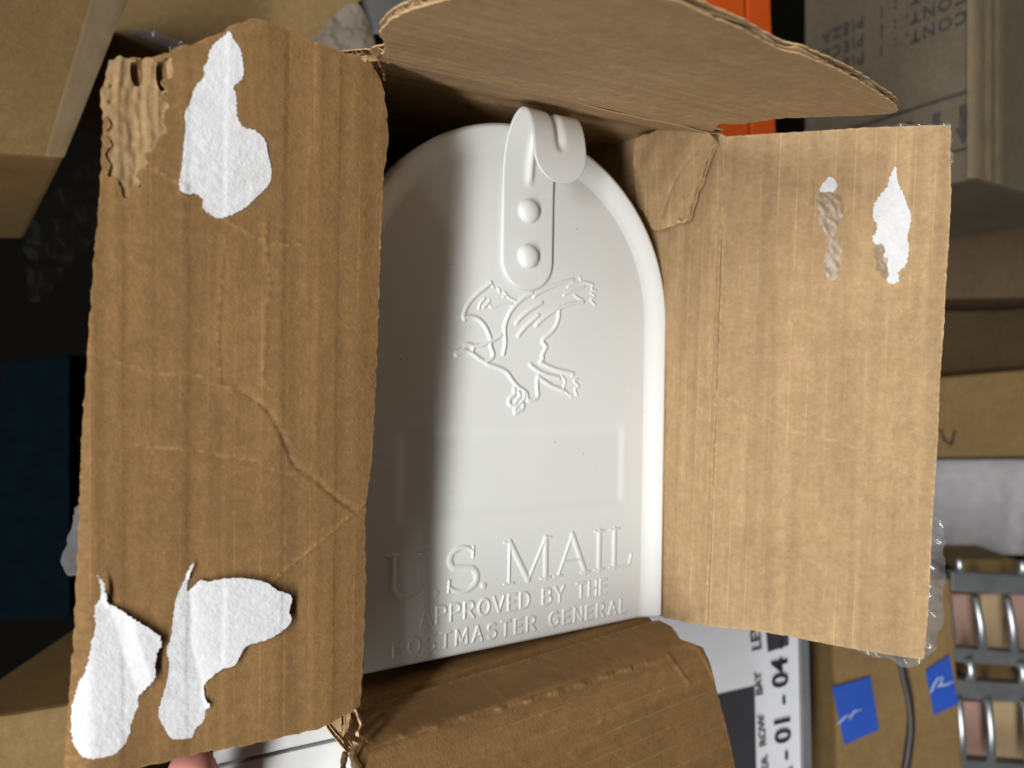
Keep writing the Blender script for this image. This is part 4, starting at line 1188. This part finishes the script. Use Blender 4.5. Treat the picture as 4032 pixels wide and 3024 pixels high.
def simple_box(name, key, ext, mat, label, cat, bevel=.003, group=None):
    t = thing(name, key, label, cat, group)
    prism('body', BG[key], ext, mat, t, bevel)
    return t
cA = thing('carton', 'cartonA', 'brown carton in the upper left corner with a paler hanging fold', 'carton')
back = Vector(BG['cartonA_back'][0]) - Vector(BG['cartonA'][3])
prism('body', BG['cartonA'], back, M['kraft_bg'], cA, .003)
prism('edge_strip', BG['cartonA_strip'], (.0004, -.0005, 0), M['film_brown'], cA, 0)  # hanging fold, its lighter tone laid on as a tinted strip
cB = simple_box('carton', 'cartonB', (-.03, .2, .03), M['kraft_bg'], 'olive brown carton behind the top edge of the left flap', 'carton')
prism('tape', BG['cartonB_tape'], (0, -.0006, 0), M['film'], cB, 0)
fr_b = ((0, BG['bundle'][0][1], 0), ((1, 0, 0), (0, 0, -1), (0, 1, 0)))
def flat(key): return [(p[0] * 1000, p[2] * 1000) for p in BG[key]]
def facing(d): return ((0, d, 0), ((1, 0, 0), (0, 0, -1), (0, 1, 0)))
bu = thing('wrapped_bundle', 'bundle', 'bundle in crinkled grey wrap beside the torn top corner', 'bundle')
sheet('wrap', facing(.47), smooth_line(flat('bundle'), 2, True), lambda p: 8 * np.exp(-(((p[:, 0] + 105) / 22) ** 2)) + 1.8 * wob2(p, 4, 4, 22, 14), 1.0, 25, M['wrap'], bu)
sheet('film', facing(.465), smooth_line(flat('bundle'), 2, True), lambda p: 10 + 2.2 * wob2(p, 14, 4, 22, 14), 1.0, 0, M['film_dark'], bu)
simple_box('dark_case', 'darkbox', (0, .1, 0), M['black_plastic'], 'dark grey case behind the torn top left corner', 'case')
simple_box('teal_carton', 'teal', (-.05, .15, 0), M['teal'], 'teal box left of the carton with the shade put into its colour', 'box')
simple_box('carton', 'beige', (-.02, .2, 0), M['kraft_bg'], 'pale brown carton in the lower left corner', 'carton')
wb = thing('white_box', 'whiteB', 'white paperboard box with a dark seam under the left flap', 'box')
prism('lid', BG['whiteA'], (-.01, .05, .0), M['whiteboard'], wb, .0008)
prism('body', BG['whiteB'], (-.01, .05, 0), M['whiteboard'], wb, .0008)
simple_box('shelf_board', 'board', (0, .2, 0), M['wood'], 'dark brown board right of the right flap', 'board')
simple_box('carton', 'dark', (0, .1, 0), M['kraft_shadowed'], 'brown box for the shadowed zone under the dark board, shade in its colour', 'carton')
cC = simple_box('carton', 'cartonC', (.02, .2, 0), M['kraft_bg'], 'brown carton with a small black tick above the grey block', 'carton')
tube('pen_tick', BG['tick'], .0011, M['ink'], cC, 6)
simple_box('foam_block', 'grey', (0, .2, 0), M['grey'], 'pale grey block beside the right flap', 'block')
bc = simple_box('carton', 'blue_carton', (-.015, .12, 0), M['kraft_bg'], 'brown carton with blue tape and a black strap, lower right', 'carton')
prism('blue_tape', BG['tape1'], (0, -.0005, 0), M['blue'], bc, 0)
prism('blue_tape', BG['tape2'], (0, -.0005, 0), M['blue'], bc, 0)
tube('white_stroke', BG['scrib'], .0009, M['white_marks'], bc, 6, .3)
tube('white_stroke', BG['glare_marks'], .0008, M['white_marks'], bc, 6, .3)  # white marks and glare on the first tape, painted as strokes
tube('black_strap', catmull3(BG['strapc']), .0031, M['black_plastic'], bc, 10, .6)
wr = thing('wire_rack', 'bar3', 'galvanised steel wire rack with grey bands, lower right', 'rack')
for i in range(4): prism('band', BG['bar%d' % i], (0, .012, 0), M['steel_dark'], wr, .001)
for i in range(11):
    a, b = [Vector(p) for p in BG['wire%02d' % i]]
    tube('wire', [a, a.lerp(b, .5) + Vector((0, -.002, 0)), b], .0036, M['steel'], wr, 8)
cellm = ['pink', 'beige', 'pink', 'pink', 'beige', 'pink', 'kraft_bg', 'kraft_bg']
names = ['pinkish box behind the wires next to the clear tape', 'beige box behind the wires, middle of the upper row', 'pinkish box at the right end of the upper row of wires', 'pinkish box low behind the wires next to the blue tape carton', 'beige box low behind the wires, middle of the lower row', 'pinkish box at the right end of the lower row of wires', 'brown strip of carton between the two middle bands', 'brown carton showing above the topmost band']
for i in range(8):
    simple_box('small_box', 'cell%d' % i, (0, .08, 0), M[cellm[i]], names[i], 'box', .002, 'boxes behind the wire rack')
# crumpled clear bag hanging in the dark on the left
bag = thing('plastic_bag', 'bag', 'crumpled clear plastic bag hanging in the dark left of the carton', 'bag')
sheet('bag_film', facing(.48), smooth_line(flat('bag'), 3, True), lambda p: 5 * wob2(p, 4, 8, 40, 14), 1.6, 0, M['film_dark'], bag)

# ================================================================== the hand that holds the left flap open
def hand():
    pos, rad, edges = [], [], []
    def v(p, r):
        pos.append(p); rad.append(r); return len(pos) - 1
    def chain(start, pts):
        prev = start
        for p, r in pts:
            k = v(p, r); edges.append((prev, k)); prev = k
    wrist = v((-.150, .262, -.262), .025)
    palm = v((-.138, .266, -.226), .026); edges.append((wrist, palm))
    kn = v((-.130, .266, -.200), .022); edges.append((palm, kn))
    # fingers curl up behind the flap: the forefinger shows below its lower edge
    chain(kn, [((-.113, .264, -.182), .0100), ((-.108, .260, -.160), .0090), ((-.1050, .2480, -.1370), .0084), ((-.1035, .2360, -.1190), .0076)])
    chain(kn, [((-.128, .266, -.176), .0100), ((-.126, .262, -.156), .0090), ((-.1240, .250, -.1400), .0082), ((-.1225, .240, -.1290), .0072)])
    chain(palm, [((-.146, .268, -.184), .0096), ((-.144, .264, -.162), .0088), ((-.1425, .252, -.1470), .0080), ((-.1410, .242, -.1380), .0070)])
    chain(palm, [((-.160, .268, -.192), .0086), ((-.160, .264, -.174), .0078), ((-.1590, .254, -.1600), .0072), ((-.1580, .246, -.1520), .0064)])
    chain(palm, [((-.120, .238, -.222), .0120), ((-.108, .218, -.206), .0105), ((-.104, .206, -.194), .0095), ((-.102, .200, -.184), .0080)])
    me = bpy.data.meshes.new('person')
    base = Vector((-.150, .262, -.287))
    me.from_pydata([tuple(Vector(p) - base) for p in pos], edges, [])
    o = bpy.data.objects.new('person', me)
    COL.objects.link(o)
    o.location = base
    me.materials.append(M['skin'])
    sk = o.modifiers.new('skin', 'SKIN')
    for i, r in enumerate(rad):
        me.skin_vertices[0].data[i].radius = (r, r)
    me.skin_vertices[0].data[0].use_root = True
    sk.use_smooth_shade = True
    ss = o.modifiers.new('subdivision', 'SUBSURF'); ss.levels = 2; ss.render_levels = 2
    tag(o, 'fingertip of a bare hand holding the lower edge of the left flap', 'person')
    return o
hand()
